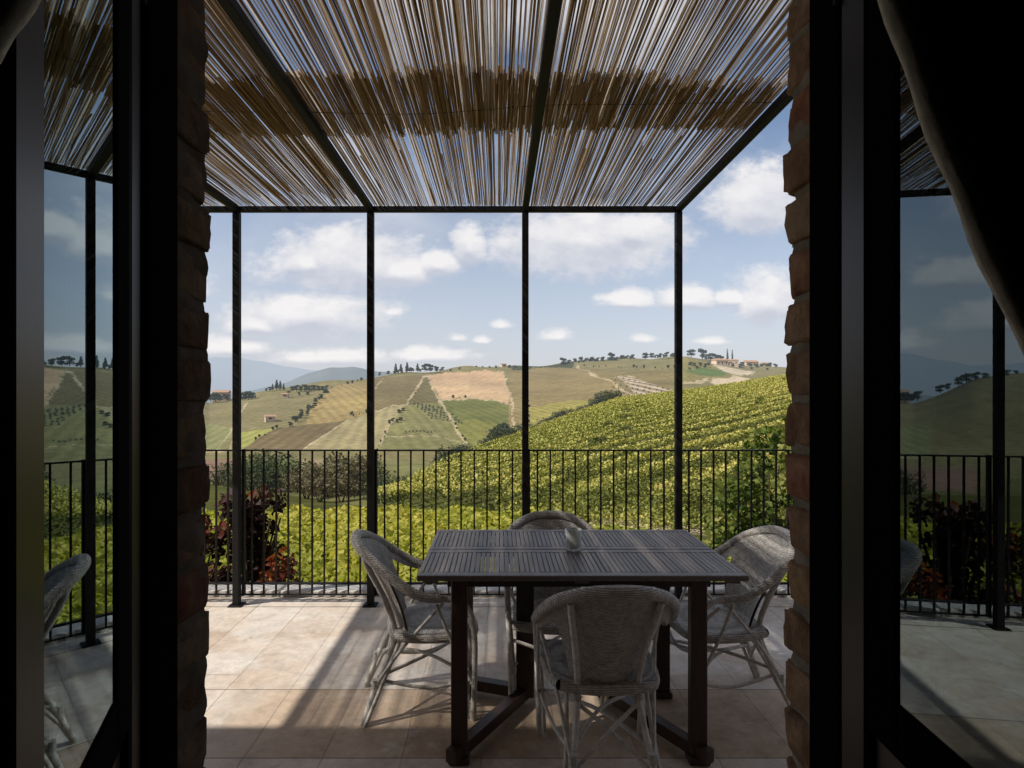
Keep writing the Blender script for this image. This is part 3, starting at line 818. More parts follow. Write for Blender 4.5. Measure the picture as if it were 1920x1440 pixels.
for px,h,k in ((1056,15,'broad'),(1067,10,'broad'),(1078,12,'broad'),(1089,14,'broad'),(1099,11,'broad'),(1110,12,'broad'),(1121,10,'broad'),(1130,11,'broad'),(1146,18,'broad'),(1166,11,'broad'),(1176,10,'broad'),(1186,11,'broad'),(1210,13,'broad'),(1222,12,'broad'),(1238,10,'broad'),(1250,12,'broad'),(1262,9,'broad')):
    if px==1146: crest(px,h,k,'broadleaf_tree','tallest round tree standing out of the tree line between third and fourth posts','tree',G)
    else: crest(px,h,k,'broadleaf_tree','low dark tree in the line along the crest between third and fourth posts','tree',G)
for i in range(34):
    px=random.choice([random.uniform(1052,1136),random.uniform(1140,1192),random.uniform(1205,1268)]); crest(px,random.uniform(5,8.5),'broad','broadleaf_tree','low bush filling the tree line along the crest between third and fourth posts','tree','bushes filling the crest tree line',random.uniform(1,3))
for i in range(14):
    crest(random.uniform(738,836),random.uniform(5,8),'broad','broadleaf_tree','low bush among the conifers on the crest right of the second post','tree','bushes among the crest conifers',random.uniform(1,3))
for i in range(16):
    crest(random.uniform(1322,1456),random.uniform(5,9),'broad','broadleaf_tree','low bush around the farm buildings on the right crest','tree','bushes around the hill farm',random.uniform(1,5))
crest(1296,16,'broad','broadleaf_tree','narrow dark tree on the knoll just right of the fourth post','tree',G)
crest(1317,22,'broad','broadleaf_tree','largest round tree on the knoll right of the fourth post','tree',G)
for px,h in ((1332,12),(1341,13),(1350,12)):
    crest(px,h+4,'broad','broadleaf_tree','medium tree between the big round tree and the two cypresses','tree',G)
crest(1364,25,'cypress','cypress_tree','left one of the two slim cypresses by the hill farm','tree',G)
crest(1373,25,'cypress','cypress_tree','right one of the two slim cypresses by the hill farm','tree',G)
for px,h in ((1392,12),(1406,11),(1418,10),(1430,11),(1442,13),(1454,11)):
    crest(px,h,'broad','broadleaf_tree','grey green tree near the pale farm buildings right of the cypresses','tree',G)
for zx,zy in ((1190,235),(1215,240),(1290,245),(1310,240),(1255,238)):
    p=far_point(*Bz([(zx,zy)])[0]); plant('broad','broadleaf_tree',p,9/F*p.y,'bushy tree on the slope below the knoll of the tall trees','tree','bushes below the knoll')
GL='trees on the lower left spur'
for zx,zy,h in ((405,345,13),(430,340,20),(450,342,18),(470,345,14)):
    p=far_point(*A([(zx,zy)])[0]); plant('conifer','conifer_tree',p,h/F*p.y,'dark pointed tree in the tall clump on the left spur','tree',GL)
for zx,zy,h in ((370,352,7),(390,350,9),(520,352,11),(545,350,13),(570,352,12),(595,352,15),(620,352,13),(645,350,13),(670,350,12),(695,348,10),(720,340,9),(500,370,8),(560,378,8),(610,375,8)):
    p=far_point(*A([(zx,zy)])[0]); plant('broad','broadleaf_tree',p,h/F*p.y,'round dark tree in the belt along the left spur','tree',GL)
for zx,zy,h in ((15,400,18),(45,405,15),(75,410,19),(100,408,13),(140,402,12),(215,400,14),(240,405,18),(265,402,19),(290,395,14)):
    p=far_point(*A([(zx,zy)])[0]); plant('broad','broadleaf_tree',p,h/F*p.y,'dark tree in the clump at far left around the first post','tree',GL)
for px,h in ((350,16),(338,13),(322,17),(310,18),(296,15),(282,12),(250,14),(236,11),(200,10)):
    crest(px,h,'broad','broadleaf_tree','dark tree on the left hill, mirrored in the right door','tree','trees on the left hill')
# dark tree belt running down the spur
for i in range(22):
    t=i/21; zx=730-215*t+random.uniform(-16,16); zy=360+190*t+random.uniform(-12,12)
    p=far_point(*A([(zx,zy)])[0]); plant('broad','broadleaf_tree',p,(8+3*random.random())/F*p.y,'grey green tree in the belt running down the left slope','tree','tree belt down the left slope')
# olive grove by the white track
for r in range(6):
    for c in range(9):
        zx=1232+c*22+r*20+random.uniform(-4,4); zy=432+r*17+c*4+random.uniform(-3,3)
        if abs(zx-(1385+(zy-420)*.62))<16 or zx>1510: continue
        p=far_point(*A([(zx,zy)])[0]); plant('olive','olive_tree',p,6.2/F*p.y,'dusky olive tree planted in the grove beside the white track','olive tree','olive trees of the grove')
for zx,zy in ((1085,540),(1105,530),(1130,535),(1150,525),(1140,480),(1165,470)):
    p=far_point(*A([(zx,zy)])[0]); plant('broad','broadleaf_tree',p,9/F*p.y,'green tree at the corner of the triangular field left of the grove','tree','trees left of the olive grove')
for i in range(9):
    p=far_point(*A([(1180+i*21,592+random.uniform(-5,5))])[0]); plant('olive','olive_tree',p,4.6/F*p.y,'small shrub in the single row across the triangular field','shrub','row of small shrubs')
for zx,zy in ((862,492),(868,486)):
    p=far_point(*A([(zx,zy)])[0]); plant('broad','broadleaf_tree',p,7/F*p.y,'lone small dark tree at the meeting of the pale fields','tree','pair of lone trees')
for zx,zy,h in ((1680,610,14),(1700,600,16),(1725,590,18),(1745,585,19),(1765,590,17),(1785,592,12),(1660,640,12),(1640,655,11)):
    p=far_point(*A([(zx,zy)])[0]); plant('broad','broadleaf_tree',p,h/F*p.y,'dark green tree in the hollow below the far green field','tree','trees in the hollow')
# young plantation beside the crest track
for i in range(5):
    for j in range(10):
        zx=700+j*38+i*-8; zy=318+j*9+i*22
        if zx> 1080 or zy>436: continue
        p=far_point(*Bz([(zx+random.uniform(-5,5),zy)])[0]); plant('olive','olive_tree',p,4.4/F*p.y,'young tree in the striped plantation beside the crest track','olive tree','young plantation trees')

for T_,pts,n,lab,g in ((A,[(1000,468),(850,503)],8,'low bush on the boundary between the pale field and the tan slope','bushes on the pale field boundary'),(A,[(745,343),(985,272)],12,'low bush on the skyline boundary above the tan slope','bushes above the tan slope'),
      (A,[(1400,396),(1560,392),(1700,412),(1790,440)],9,'low bush along the lower edge of the pale tan field','bushes under the tan field'),(Bz,[(480,240),(800,252),(1090,252)],14,'low bush along the field edge under the crest trees','bushes below the crest trees'),
      (Bz,[(115,620),(105,480)],7,'low bush on the boundary at the left of the yellow green strip','bushes left of the yellow strip'),(A,[(300,640),(430,565)],7,'low bush between the bright green strip and the brown field','bushes by the bright green strip'),(Bz,[(1130,262),(1320,250)],8,'low bush along the top of the small green strip on the right hill','bushes above the green strip'),
      (A,[(1015,695),(1090,545)],7,'low bush along the left edge of the triangular field','bushes left of the triangular field'),(A,[(1440,525),(1560,690)],7,'low bush beside the lower part of the white track','bushes beside the white track')):
    q=T_(pts)
    for i in range(n):
        t=(i+random.uniform(-1.1,1.1))/(n-1)*(len(q)-1); t=min(max(t,0),len(q)-1.001); k=int(t); f=t-k
        px=q[k][0]+(q[k+1][0]-q[k][0])*f+random.uniform(-2,2); py=q[k][1]+(q[k+1][1]-q[k][1])*f+random.uniform(-1,1)
        p=far_point(px,py); plant('broad','field_bush',p,random.choice([2.2,3,3.5,4.5,6,7.5])/F*p.y,lab,'bush',g)
# hedge of shrubs along the lip of the right vineyard
for i in range(58):
    px=722+(1158-722)*(i/57)**.95+random.uniform(-2,2); d=float(ip(R2_D,px))*1.01
    X=(px-CX)/F*d; z=float(land_z(np.array([X]),np.array([d]))[0])
    h=(15+8*random.random()+5*math.sin(i*.5))*d/F*(1.6 if px<900 else 1.4 if px<1000 else 1.15)
    k='scrub_grey' if random.random()<.6 else 'scrub_green'
    plant(k,'hedge_shrub',(X,d,z-.08*h),h,'grey green shrub of the hedge along the lip of the right vineyard' if k=='scrub_grey' else 'dark green shrub of the hedge along the lip of the right vineyard','shrub','hedge shrubs along the vineyard lip')
# scrub in the valley under the railing
def valley(px, d, h, kind, label):
    X=(px-CX)/F*d; z=float(land_z(np.array([X]),np.array([d]))[0]); plant(kind,'valley_shrub',(X,d,z-.1*h),h,label,'shrub','scrub in the valley')
for px,d,h in ((575,30,1.7),(592,33,2.2),(612,31,2.4),(630,34,2.6),(648,32,2.5),(664,30,2.3),(680,33,2.4),(560,36,2.0),(640,27,1.6),(600,27,1.4)):
    valley(px,d,h,'scrub_brown','brown leafless looking scrub behind the yellow vines near the second post')
for px,d,h in ((470,40,2.6),(488,37,2.3),(505,44,3.0),(522,40,2.6),(540,37,2.2),(735,24,1.2),(452,44,2.4),(715,26,1.6),(430,46,2.0),(410,48,2.0)):
    valley(px,d,h,'scrub_green','dark green bush at the far edge of the yellow vines')

# buildings on the far hill
def farm(name, p, w, dpt, h, rz, label):
    o=empty(name,p,rz)
    b=MB(); b.box((-w/2,-dpt/2,-2),(w/2,dpt/2,h)); b.build('wall',M['housewall'],o)
    r=MB(); e=.4; rh=w*.16
    vs=[(-w/2-e,-dpt/2-e,h-.05),(w/2+e,-dpt/2-e,h-.05),(w/2+e,dpt/2+e,h-.05),(-w/2-e,dpt/2+e,h-.05),(-w/2-e,0,h+rh),(w/2+e,0,h+rh)]
    r.add(vs,[(0,1,5,4),(2,3,4,5),(0,4,3),(1,2,5),(3,2,1,0)]); r.build('roof',M['houseroof'],o)
    for k in range(max(1,int(w/4))):
        x=-w/2+(k+.5)*w/max(1,int(w/4)); q=MB(); q.box((x-.5,-dpt/2-.06,h*.45),(x+.5,-dpt/2+.05,h*.75)); q.build('window',M['shutter'],o)
    tag(o,label,'house')
P_=lambda zx,zy,T=Bz: far_point(*T([(zx,zy)])[0])
farm('farmhouse',P_(1385,240),13,9,6,.2,'pale pink farmhouse left of the two cypresses on the right crest')
farm('farmhouse',P_(1470,235),11,8,6,-.1,'low pinkish farm building directly behind the two cypresses')
farm('farmhouse',P_(1590,235),16,9,6.5,.1,'wide pale farmhouse at the right end of the crest buildings')
farm('farmhouse',P_(1690,235),11,8,5,.3,'small pale house nearest the brick jamb on the right crest')
farm('farmhouse',at(944,690,596),5,5,4,.3,'small white house alone on the crest left of the third post')
farm('farmhouse',P_(110,400,A),10,7,5,.2,'pale red roofed house between the dark clumps at far left')
farm('farmhouse',P_(480,390,A),4,4,2.4,.2,'tiny pale hut below the tree belt on the left spur')
farm('farmhouse',P_(390,525,A),4,4,2.2,.5,'tiny pale hut alone in the field left of the tree belt')

# ------------------------------------------------------------------ shrubs by the railing
def big_shrub(name,pos,blobs,n,size,m,t0,label,stems):
    o=empty(name,pos)
    link('foliage',crown_mesh('foliage',blobs,n,size,t0,shell=.2),m,o)
    t=MB()
    for s in stems: t.tube(s,[.018,.013,.006][:len(s)],6)
    t.build('stem',M['bark'],o); tag(o,label,'shrub'); return o
def stems(n,w,h): 
    out=[]
    for k in range(n):
        a=k*2.4; out.append([(0.05*math.cos(a),.05*math.sin(a),-.25),(w*.4*math.cos(a),w*.4*math.sin(a),h*.45),(w*.8*math.cos(a),w*.8*math.sin(a),h*.85)])
    return out
def red_blobs(sx, s=1.0):
    B=[]
    for i in range(16):
        a=random.uniform(-1,1); z=random.uniform(0,1)
        B.append((a*(.40-.22*z)*s,random.uniform(-.16,.16),(.1+1.0*z)*s,.13*s,.12,.13*s))
    return B
big_shrub('red_shrub',(-2.10,4.85,-.50),red_blobs(1)+[(-.02,0,.75,.13,.12,.22),(.03,0,.95,.1,.1,.15)],1500,.065,M['leaf_red'],.42,'upright dark purple shrub with red leaf tips right of the first post',stems(7,.3,1.0))
big_shrub('red_shrub',(-2.52,4.7,-.55),red_blobs(1,.85),900,.06,M['leaf_red'],.62,'orange and red tinged shrub between the left brick jamb and the first post',stems(6,.3,.8))
big_shrub('red_shrub',(-1.74,4.6,-.55),[(random.uniform(-.14,.14),random.uniform(-.1,.1),random.uniform(.15,.62),.1,.1,.12) for _ in range(9)],560,.055,M['leaf_red'],.78,'low bright red leaved shrub at the right foot of the purple shrub',stems(5,.2,.55))
big_shrub('dark_shrub',(-3.4,4.8,-.55),red_blobs(1,1.1),1300,.07,M['leaf_red'],.3,'dark purple shrub left of the terrace posts, seen mirrored in the right door',stems(6,.35,1.0))
big_shrub('dark_shrub',(-4.3,4.9,-.55),red_blobs(1,1.15),1300,.07,M['leaf_green'],.2,'dark green shrub farthest left, seen mirrored in the right door',stems(6,.35,1.0))
GB=[]
for i in range(46):
    x=random.uniform(-.75,.95); z=random.uniform(0,1)
    top=1.35+1.0*math.sin(min(1,max(0,(x+.75)/1.15))*1.57)
    GB.append((x,random.uniform(-.4,.4),.1+z*top*.9,.24,.22,.22))
big_shrub('leafy_shrub',(3.35,7.0,-1.05),GB,8200,.08,M['leaf_green'],.62,'tall leafy green shrub with pale leaves behind the railing at the right jamb',stems(9,.6,1.8))

# ------------------------------------------------------------------ terrace
def slab(name, lo, hi, m, lab=None):
    b=MB(); b.box(lo,hi); return b.build(name,m)
tag(slab('terrace',(-9,.60,-.9),(7,3.93,0),M['floor']),kind='structure')
o=MB(); 
x=-9.0
while x<7:
    L=random.uniform(.7,1.1); o.box((x,3.934,-.9),(min(x+L,7)-.006,4.115,.045+random.uniform(-.004,.004)),bev=.008); x+=L
tag(o.build('kerb',M['limestone']),kind='structure')
tag(slab('room_floor',(-2.6,-3.6,-.3),(2.6,.596,-.002),M['plaster']),kind='structure')

# ------------------------------------------------------------------ house
house=empty('house',(0,.85,0)); HO=Vector((0,.85,0))
tag(house,'dark room and rough brick house wall framing the open glazed doors','house')
def hp(name,mb,m,parent=house,off=HO):
    mb.v=[tuple(Vector(p)-off) for p in mb.v]; return mb.build(name,m,parent)
b=MB(); b.box((-9,.62,-.3),(-.50,.835,3.50)); b.box((.50,.62,-.3),(7,.835,3.50)); b.box((-.50,.62,2.16),(.50,.835,3.50)); hp('brick_wall',b,M['facade'])
b=MB(); b.box((-2.75,.60,-.3),(-.47,.617,2.7)); b.box((.47,.60,-.3),(2.75,.617,2.7)); b.box((-.47,.60,2.16),(.47,.617,2.7))
b.box((-2.75,-3.7,-.3),(-2.6,.597,2.7)); b.box((2.6,-3.7,-.3),(2.75,.597,2.7)); b.box((-2.597,-3.7,-.3),(2.597,-3.6,2.7)); hp('plaster_wall',b,M['plaster'])
b=MB(); b.box((-2.8,-3.8,2.703),(2.8,.60,2.85)); hp('ceiling',b,M['plaster'])
b=MB(); b.box((-9.1,-4,3.503),(7.1,.90,3.60)); hp('roof',b,M['houseroof'])

def jamb(side):
    """courses of old hand made bricks up one side of the opening"""
    V=[];Q=[];T=[]
    z=-.02; k=0
    while z<2.16:
        hgt=random.uniform(.056,.064); jut=random.uniform(-.006,.005)
        xin=(.4315 if side>0 else .4355)+jut*.8; ln=random.uniform(.11,.13) if k%2 else random.uniform(.20,.24)
        # brick as a rounded lump: grid on a superellipsoid
        nu,nv=36,16
        cx=side*(xin+.13); cyy=.79+random.uniform(-.004,.004); cz=z+hgt/2
        ax,ay,az=.13,.067+random.uniform(0,.006),hgt/2+.003
        base=len(V); t=random.random(); ph=random.uniform(0,6)
        for j in range(nv+1):
            ph_=-math.pi/2+math.pi*j/nv
            for i in range(nu):
                th=2*math.pi*i/nu
                s=lambda w,e: math.copysign(abs(w)**e,w)
                cxv=s(math.cos(ph_),.19)*s(math.cos(th),.22); cyv=s(math.cos(ph_),.19)*s(math.sin(th),.22); czv=s(math.sin(ph_),.19)
                wob=1+.038*math.sin(th*3+ph)*math.cos(ph_*2+ph)+.020*math.sin(th*7+ph*2+j)+.012*math.sin(th*15+ph*5+j*2.3)+random.uniform(-.008,.008)
                V.append((cx+ax*cxv*(1+(wob-1)*.6),cyy+ay*cyv*wob,cz+az*czv*(1+(wob-1)*2))); T.append(t)
        for j in range(nv):
            for i in range(nu):
                i2=(i+1)%nu; Q.append((base+j*nu+i,base+j*nu+i2,base+(j+1)*nu+i2,base+(j+1)*nu+i))
        z+=hgt+random.uniform(.012,.018); k+=1
    V=np.array(V)-np.array(HO)
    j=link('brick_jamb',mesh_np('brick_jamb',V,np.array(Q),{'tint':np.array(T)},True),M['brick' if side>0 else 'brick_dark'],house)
    m=MB(); rr=random.Random(3)
    def fn(u,v):
        x=.4375+.003*math.sin(v*210)+.003*math.sin(v*87+u*9); y=.724+(.846-.724)*u
        return Vector((side*x,y,-.02+2.17*v))-HO
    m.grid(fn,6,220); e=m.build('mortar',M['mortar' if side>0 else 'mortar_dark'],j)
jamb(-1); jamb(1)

# fixed frame
b=MB(); b.box((-.498,.655,-.2),(-.405,.72,2.16),bev=.003); b.box((.392,.655,-.2),(.498,.72,2.16),bev=.003); b.box((-.405,.655,2.10),(.392,.72,2.16)); hp('door_frame',b,M['bead'])

def door(hinge, ang, side, label):
    """leaf with its hinge edge at the local origin, running along +x; the outer (terrace) face is at y=0"""
    o=MB(); W=.354; th=.042; sgn=-side
    y0,y1=(0,th) if side<0 else (-th,0)     # body lies on the room side of the outer face
    def bx(m,x0,x1,z0,z1,ya,yb,bv=.003): m.box((x0,ya,z0),(x1,yb,z1),bev=bv)
    bx(o,0,.05,.02,2.09,y0,y1); bx(o,.304,W,.02,2.09,y0,y1); bx(o,.05,.304,1.99,2.09,y0,y1); bx(o,.05,.304,.02,.12,y0,y1)
    leaf=o.build('door_leaf',M['paint'],house); leaf.location=Vector(hinge)-HO; leaf.rotation_euler=(0,0,ang)
    leaf['label']=label
    ins=.003 if side<0 else -.003
    b=MB(); ya,yb=((y0+.002,y1-.003) if side<0 else (y0+.003,y1-.002))
    bx(b,.05,.10,1.045,1.99,ya,yb,.002); bx(b,.10,.304,1.045,1.10,ya,yb,.002); b.build('glazing_bead',M['bead'],leaf)
    g=MB(); yg=(.0045 if side<0 else -.0045); g.add([(.10,yg,1.10),(.304,yg,1.10),(.304,yg,1.99),(.10,yg,1.99)],[(0,1,2,3)]); g.build('glass_pane',M['glass'],leaf)
    p=MB(); bx(p,.05,.304,.12,1.045,y0+.01,y1-.01,.002); p.build('lower_panel',M['panel'],leaf)
    h=MB()
    for zz in (.4,1.9): h.tube([(-.004,(0 if side<0 else 0),zz-.05),(-.004,0,zz+.05)],.006,8)
    h.build('hinge',M['iron'],leaf)
dl=R(22.2); dr=R(4.5)
# left leaf runs from its hinge toward the camera and the middle; right leaf almost straight back
door((-.410,.652,0), math.atan2(-math.cos(dl),math.sin(dl)), 1, 'left glazed door leaf opened part way into the room')
door((.392,.652,0), math.atan2(-math.cos(dr),-math.sin(dr)), -1, 'right glazed door leaf opened square to the wall')

# curtains
def curtain(name, edge, side, label, y0):
    """cloth gathered aside: edge = the free edge from top to bottom, cloth runs outward from it in folds"""
    ed=[Vector(p) for p in edge]
    m=MB(); nv=len(ed)-1
    def E(v):
        f=v*nv; i=min(int(f),nv-1); return ed[i].lerp(ed[i+1],f-i)
    def fn(u,v):
        e=E(v); w=.42*u
        return Vector((e.x+side*(.004+w), e.y-.012*math.sin(u*38+v*2.0)*min(1,u*10)-.01*u, e.z))
    m.grid(fn,90,30)
    o=m.build(name,M['curtain'])
    h=MB(); h.tube([E(i/30)+Vector((0,.004,0)) for i in range(31)],[.0078-.0028*(i/30)+.0007*math.sin(i*1.3) for i in range(31)],10); h.build('hem',M['hem'],o)
    h=MB(); h.tube([E(i/30)+Vector((side*.012,.004,0)) for i in range(31)],[.006-.002*(i/30) for i in range(31)],8); h.build('fold',M['hem'],o)
    tag(o,label,'curtain'); return o
dc=.235
pr=[(1560,-420),(1625,-200),(1696,10),(1738,140),(1790,280),(1850,430),(1915,580),(1990,720),(2090,860),(2200,980),(2300,1100)]
curtain('curtain',[at(x+16,y,dc) for x,y in pr],1,'linen curtain drawn aside in a diagonal sweep before the right door',dc)
pl=[(300,-420),(190,-200),(85,-20),(40,60),(0,110),(-60,180),(-140,300),(-240,460),(-330,640),(-400,860),(-420,1100)]
curtain('curtain',[at(x-75,y,dc) for x,y in pl],-1,'dark curtain drawn aside at the upper left corner',dc)

# ------------------------------------------------------------------ pergola
PX_=[-1.741,-.851,.177,1.195]; YP=3.78; ZT=2.613
perg=empty('pergola',(-.27,YP,0)); PO=Vector((-.27,YP,0))
tag(perg,'slim black iron pergola frame of four posts carrying the reed roof','pergola')
for i,x in enumerate(PX_):
    p=MB(); w=.0215; p.box((x-w,YP-w,0.008),(x+w,YP+w,ZT),bev=.003); po=hp('post',p,M['iron'],perg,PO)
    p=MB(); p.box((x-.045,YP-.045,0),(x+.045,YP+.045,.0075),bev=.002)
    p.tube([(x-.033,YP-.033,.006),(x-.033,YP-.033,.013)],.006,6); p.tube([(x+.033,YP-.033,.006),(x+.033,YP-.033,.013)],.006,6)
    hp('base_plate',p,M['iron'],po,PO)
for x in PX_+[-2.7,-3.6]:
    p=MB(); w=.020; p.box((x-w,.84,ZT+.002),(x+w,YP-.022,ZT+.042),bev=.003); hp('beam',p,M['iron'],perg,PO)
p=MB(); p.box((-3.64,YP-.02,ZT+.001),(1.217,YP+.02,ZT+.036),bev=.003); hp('front_beam',p,M['iron'],perg,PO)
p=MB(); p.box((-3.62,YP-.02,.0),(-3.58,YP+.02,ZT-.001),bev=.003); hp('post',p,M['iron'],perg,PO)

def reed_mat(label, x0, x1, ya, yb, z0, pitch, skip, tmean, tsd, seed, clump=.55, wires=(), rag=.022):
    """split canes lying side by side, each a shallow curved strip"""
    r=np.random.default_rng(seed)
    n=int((x1-x0)/pitch); V=[];Q=[];T=[]
    ns=6; sd=4
    k_=np.arange(n+1)*pitch
    gapn=np.sin(k_*13+seed)+np.sin(k_*5.1+seed*2)+.8*np.sin(k_*41+seed)+.6*np.sin(k_*97)
    x=x0
    for i in range(n):
        x+=pitch*r.uniform(.7,1.3)
        if x>x1: break
        if r.uniform()<skip*(1+clump*gapn[i]): continue
        w=r.uniform(.0045,.0100)
        a=ya+.05*math.sin(x*2.1+seed)+r.normal(0,rag)+.02*math.sin(x*9); b=yb+.04*math.sin(x*1.7+seed*1.3)+r.normal(0,rag)
        if yb>3.7: b=yb+r.normal(0,.022)
        if r.uniform()<.08: a+=r.uniform(0,.5)*(b-a)
        dx=r.normal(0,.005); bow=r.normal(0,.003); zz=z0+r.uniform(0,.012); bz=r.normal(0,.005); roll=r.normal(0,.30)
        t=np.clip(r.normal(tmean,tsd),0,1)
        base=len(V)
        for s_ in range(ns+1):
            f=s_/ns; cx=x+dx*(f-.5)+bow*math.sin(f*math.pi)+.0008*math.sin(f*17+i); cy=a+(b-a)*f; cz=zz+bz*math.sin(f*math.pi)
            ww=w*(1-.25*f)
            for k in range(sd):
                q=(k/(sd-1)-.5)*2; px=q*ww*.5; pz=(1-q*q)*ww*.22
                V.append((cx+px*math.cos(roll)-pz*math.sin(roll),cy,cz+px*math.sin(roll)+pz*math.cos(roll))); T.append(t)
        for s_ in range(ns):
            for k in range(sd-1):
                Q.append((base+s_*sd+k,base+s_*sd+k+1,base+(s_+1)*sd+k+1,base+(s_+1)*sd+k))
    o=link('reed_mat',mesh_np('reed_mat',np.array(V),np.array(Q),{'tint':np.array(T)},True),M['reed'])
    tag(o,label,'reed mat','reed mats of the pergola roof')
    for wy in wires:
        w=MB(); w.tube([(x0+(x1-x0)*k/60, wy+.012*math.sin(k*.5)+.05*math.sin((x0+(x1-x0)*k/60)*2.1+seed), z0-.004) for k in range(61)],.0014,5); w.build('wire',M['iron'],o)
    return o
ZR=ZT+.050
reed_mat('long reed mat over the house end of the terrace, sky showing between its canes',-3.63,1.22,.86,2.74,ZR,.0053,.07,.42,.32,3,clump=1.3,wires=(2.50,))
reed_mat('reed mat over the railing end, its rear edge lapping under the other',-3.63,1.22,2.29,3.88,ZR+.016,.0051,.05,.40,.31,5,clump=1.3)
reed_mat('extra brown reed layer doubling the roof over the left bay',-2.15,-.87,.9,3.66,ZR+.034,.0066,.16,.20,.14,8,clump=.8,rag=.12)
# the lap of the two mats is thick with broken cane
reed_mat('band of short brown canes where the two roof mats lap',-2.4,1.22,2.29,2.73,ZR-.014,.0074,.20,.15,.15,12)

# ------------------------------------------------------------------ railing
rail=empty('railing',(0,YP+.05,0)); RO=Vector((0,YP+.05,0)); YR=YP+.045
tag(rail,'black iron railing with thin upright bars along the terrace edge','railing')
ZRL=1.03
p=MB(); p.box((-5.2,YR-.018,ZRL-.009),(3.1,YR+.018,ZRL),bev=.002); hp('top_rail',p,M['iron'],rail,RO)
p=MB(); p.box((-5.2,YR-.013,.125),(3.1,YR+.013,.137),bev=.002); hp('bottom_rail',p,M['iron'],rail,RO)
p=MB(); p.box((-5.2,YR-.008,.052),(3.1,YR+.008,.060)); hp('foot_rail',p,M['iron'],rail,RO)
bars=[]
def span(a,b):
    n=max(1,round((b-a)/.083)); return [a+(b-a)*k/n for k in range(1,n)]
edges=[-5.2,-4.4,-3.6,-2.7]+PX_+[2.2,3.1]
for a,b in zip(edges,edges[1:]): bars+=span(a,b)
bar0=None
for x in bars:
    x+=random.uniform(-.002,.002)
    if bar0 is None:
        p=MB(); w=.0053; p.box((-w,-w,.052),(w,w,ZRL-.009)); bar0=p.build('bar',M['iron'],rail); bb=bar0
    else:
        bb=bar0.copy(); col.objects.link(bb); bb.parent=rail
    bb.location=(x,YR-RO.y,0); bb.rotation_euler=(random.uniform(-.003,.003),random.uniform(-.003,.003),0)
for x in [-4.4,-2.7]+PX_+[2.2,3.1]:
    p=MB(); p.box((x-.018,YR+.0-.018,.0 if x not in PX_ else .05),(x+.018,YR+.018,ZRL+.004),bev=.002)
    if x in PX_: p=MB(); p.box((x+.018,YR-.016,.05),(x+.034,YR+.016,ZRL+.004),bev=.002)
    hp('rail_post',p,M['iron'],rail,RO)

# ------------------------------------------------------------------ table
TX,TY=.305,2.407; TW,TD,TH=1.204,.706,.745
tb=empty('folding_table',(TX,TY,0)); 
tag(tb,'dark slatted wooden garden table in the middle of the terrace','table')
for s in (-1,1):
    p=MB(); ya=.004 if s>0 else -TD/2; yb=TD/2 if s>0 else -.004
    n=64; pit=TW/n
    zt=TH; th=.016
    for k in range(n):
        x0=-TW/2+k*pit+.0011; x1=x0+pit-.0022; dz=random.uniform(-.0012,.0012)
        p.box((x0,ya+.045,zt-th+dz),(x1,yb-.045,zt+dz),bev=.002)
    p.box((-TW/2,ya,zt-.02),(TW/2,ya+.043,zt+.0005),bev=.003); p.box((-TW/2,yb-.043,zt-.02),(TW/2,yb,zt+.0005),bev=.003)
    for xx in (-TW/2+.05,0,TW/2-.05): p.box((xx-.025,ya+.02,zt-.034),(xx+.025,yb-.02,zt-.0165))
    p.build('table_leaf',M['wood'],tb)
p=MB(); p.box((-.50,-.25,TH-.075),(.50,-.23,TH-.036),bev=.002); p.box((-.50,.23,TH-.075),(.50,.25,TH-.036),bev=.002); p.box((-.43,-.23,TH-.075),(-.41,.23,TH-.036)); p.box((.41,-.23,TH-.075),(.43,.23,TH-.036)); p.build('apron',M['darkwood'],tb)
for sx in (-1,1):
    q=MB(); q.box((sx*.185-.040,.185-.03,.03),(sx*.185+.040,.185+.03,TH-.036),bev=.004); q.build('centre_post',M['darkwood'],tb)
    for sy in (-1,1):
        q=MB(); ex,ey=sx*.455,sy*.235
        q.box((ex-.031,ey-.022,.03),(ex+.031,ey+.022,TH-.036),bev=.004); lg=q.build('leg',M['leg'],tb)
        q=MB(); a=Vector((sx*.185,.185,.045)); b=Vector((ex+sx*.03,ey+sy*.05,.045))
        dirv=(b-a).normalized(); nn=Vector((-dirv.y,dirv.x,0))*.022
        vs=[]
        for zz in (.022,.07):
            for pnt,sg in ((a,1),(a,-1),(b,-1),(b,1)): vs.append(Vector((pnt.x,pnt.y,zz))+nn*sg)
        q.add(vs,[(3,2,1,0),(4,5,6,7),(0,1,5,4),(1,2,6,5),(2,3,7,6),(3,0,4,7)])
        q.build('foot_bar',M['leg'],tb)
        q=MB(); q.box((ex-.04,ey-.035,0),(ex+.04,ey+.035,.03),bev=.006); q.build('foot',M['darkwood'],lg)

# candle jar
jr=empty('candle_jar',(at(1075,1030,2.40).x,2.40,TH+.001)); tag(jr,'small clear glass jar with a green filling on the table','jar'); jr.scale=(.92,.92,.88)
p=MB(); p.lathe([(0,0),(.031,0),(.034,.004),(.035,.02),(.036,.06),(.038,.098),(.0355,.098),(.0335,.06),(.0325,.02),(.031,.010),(0,.010)],24); p.build('glass_body',M['jar'],jr)
p=MB(); p.lathe([(0,.0105),(.0305,.0105),(.032,.02),(.033,.044),(0,.048)],20); p.build('filling',M['wax'],jr)

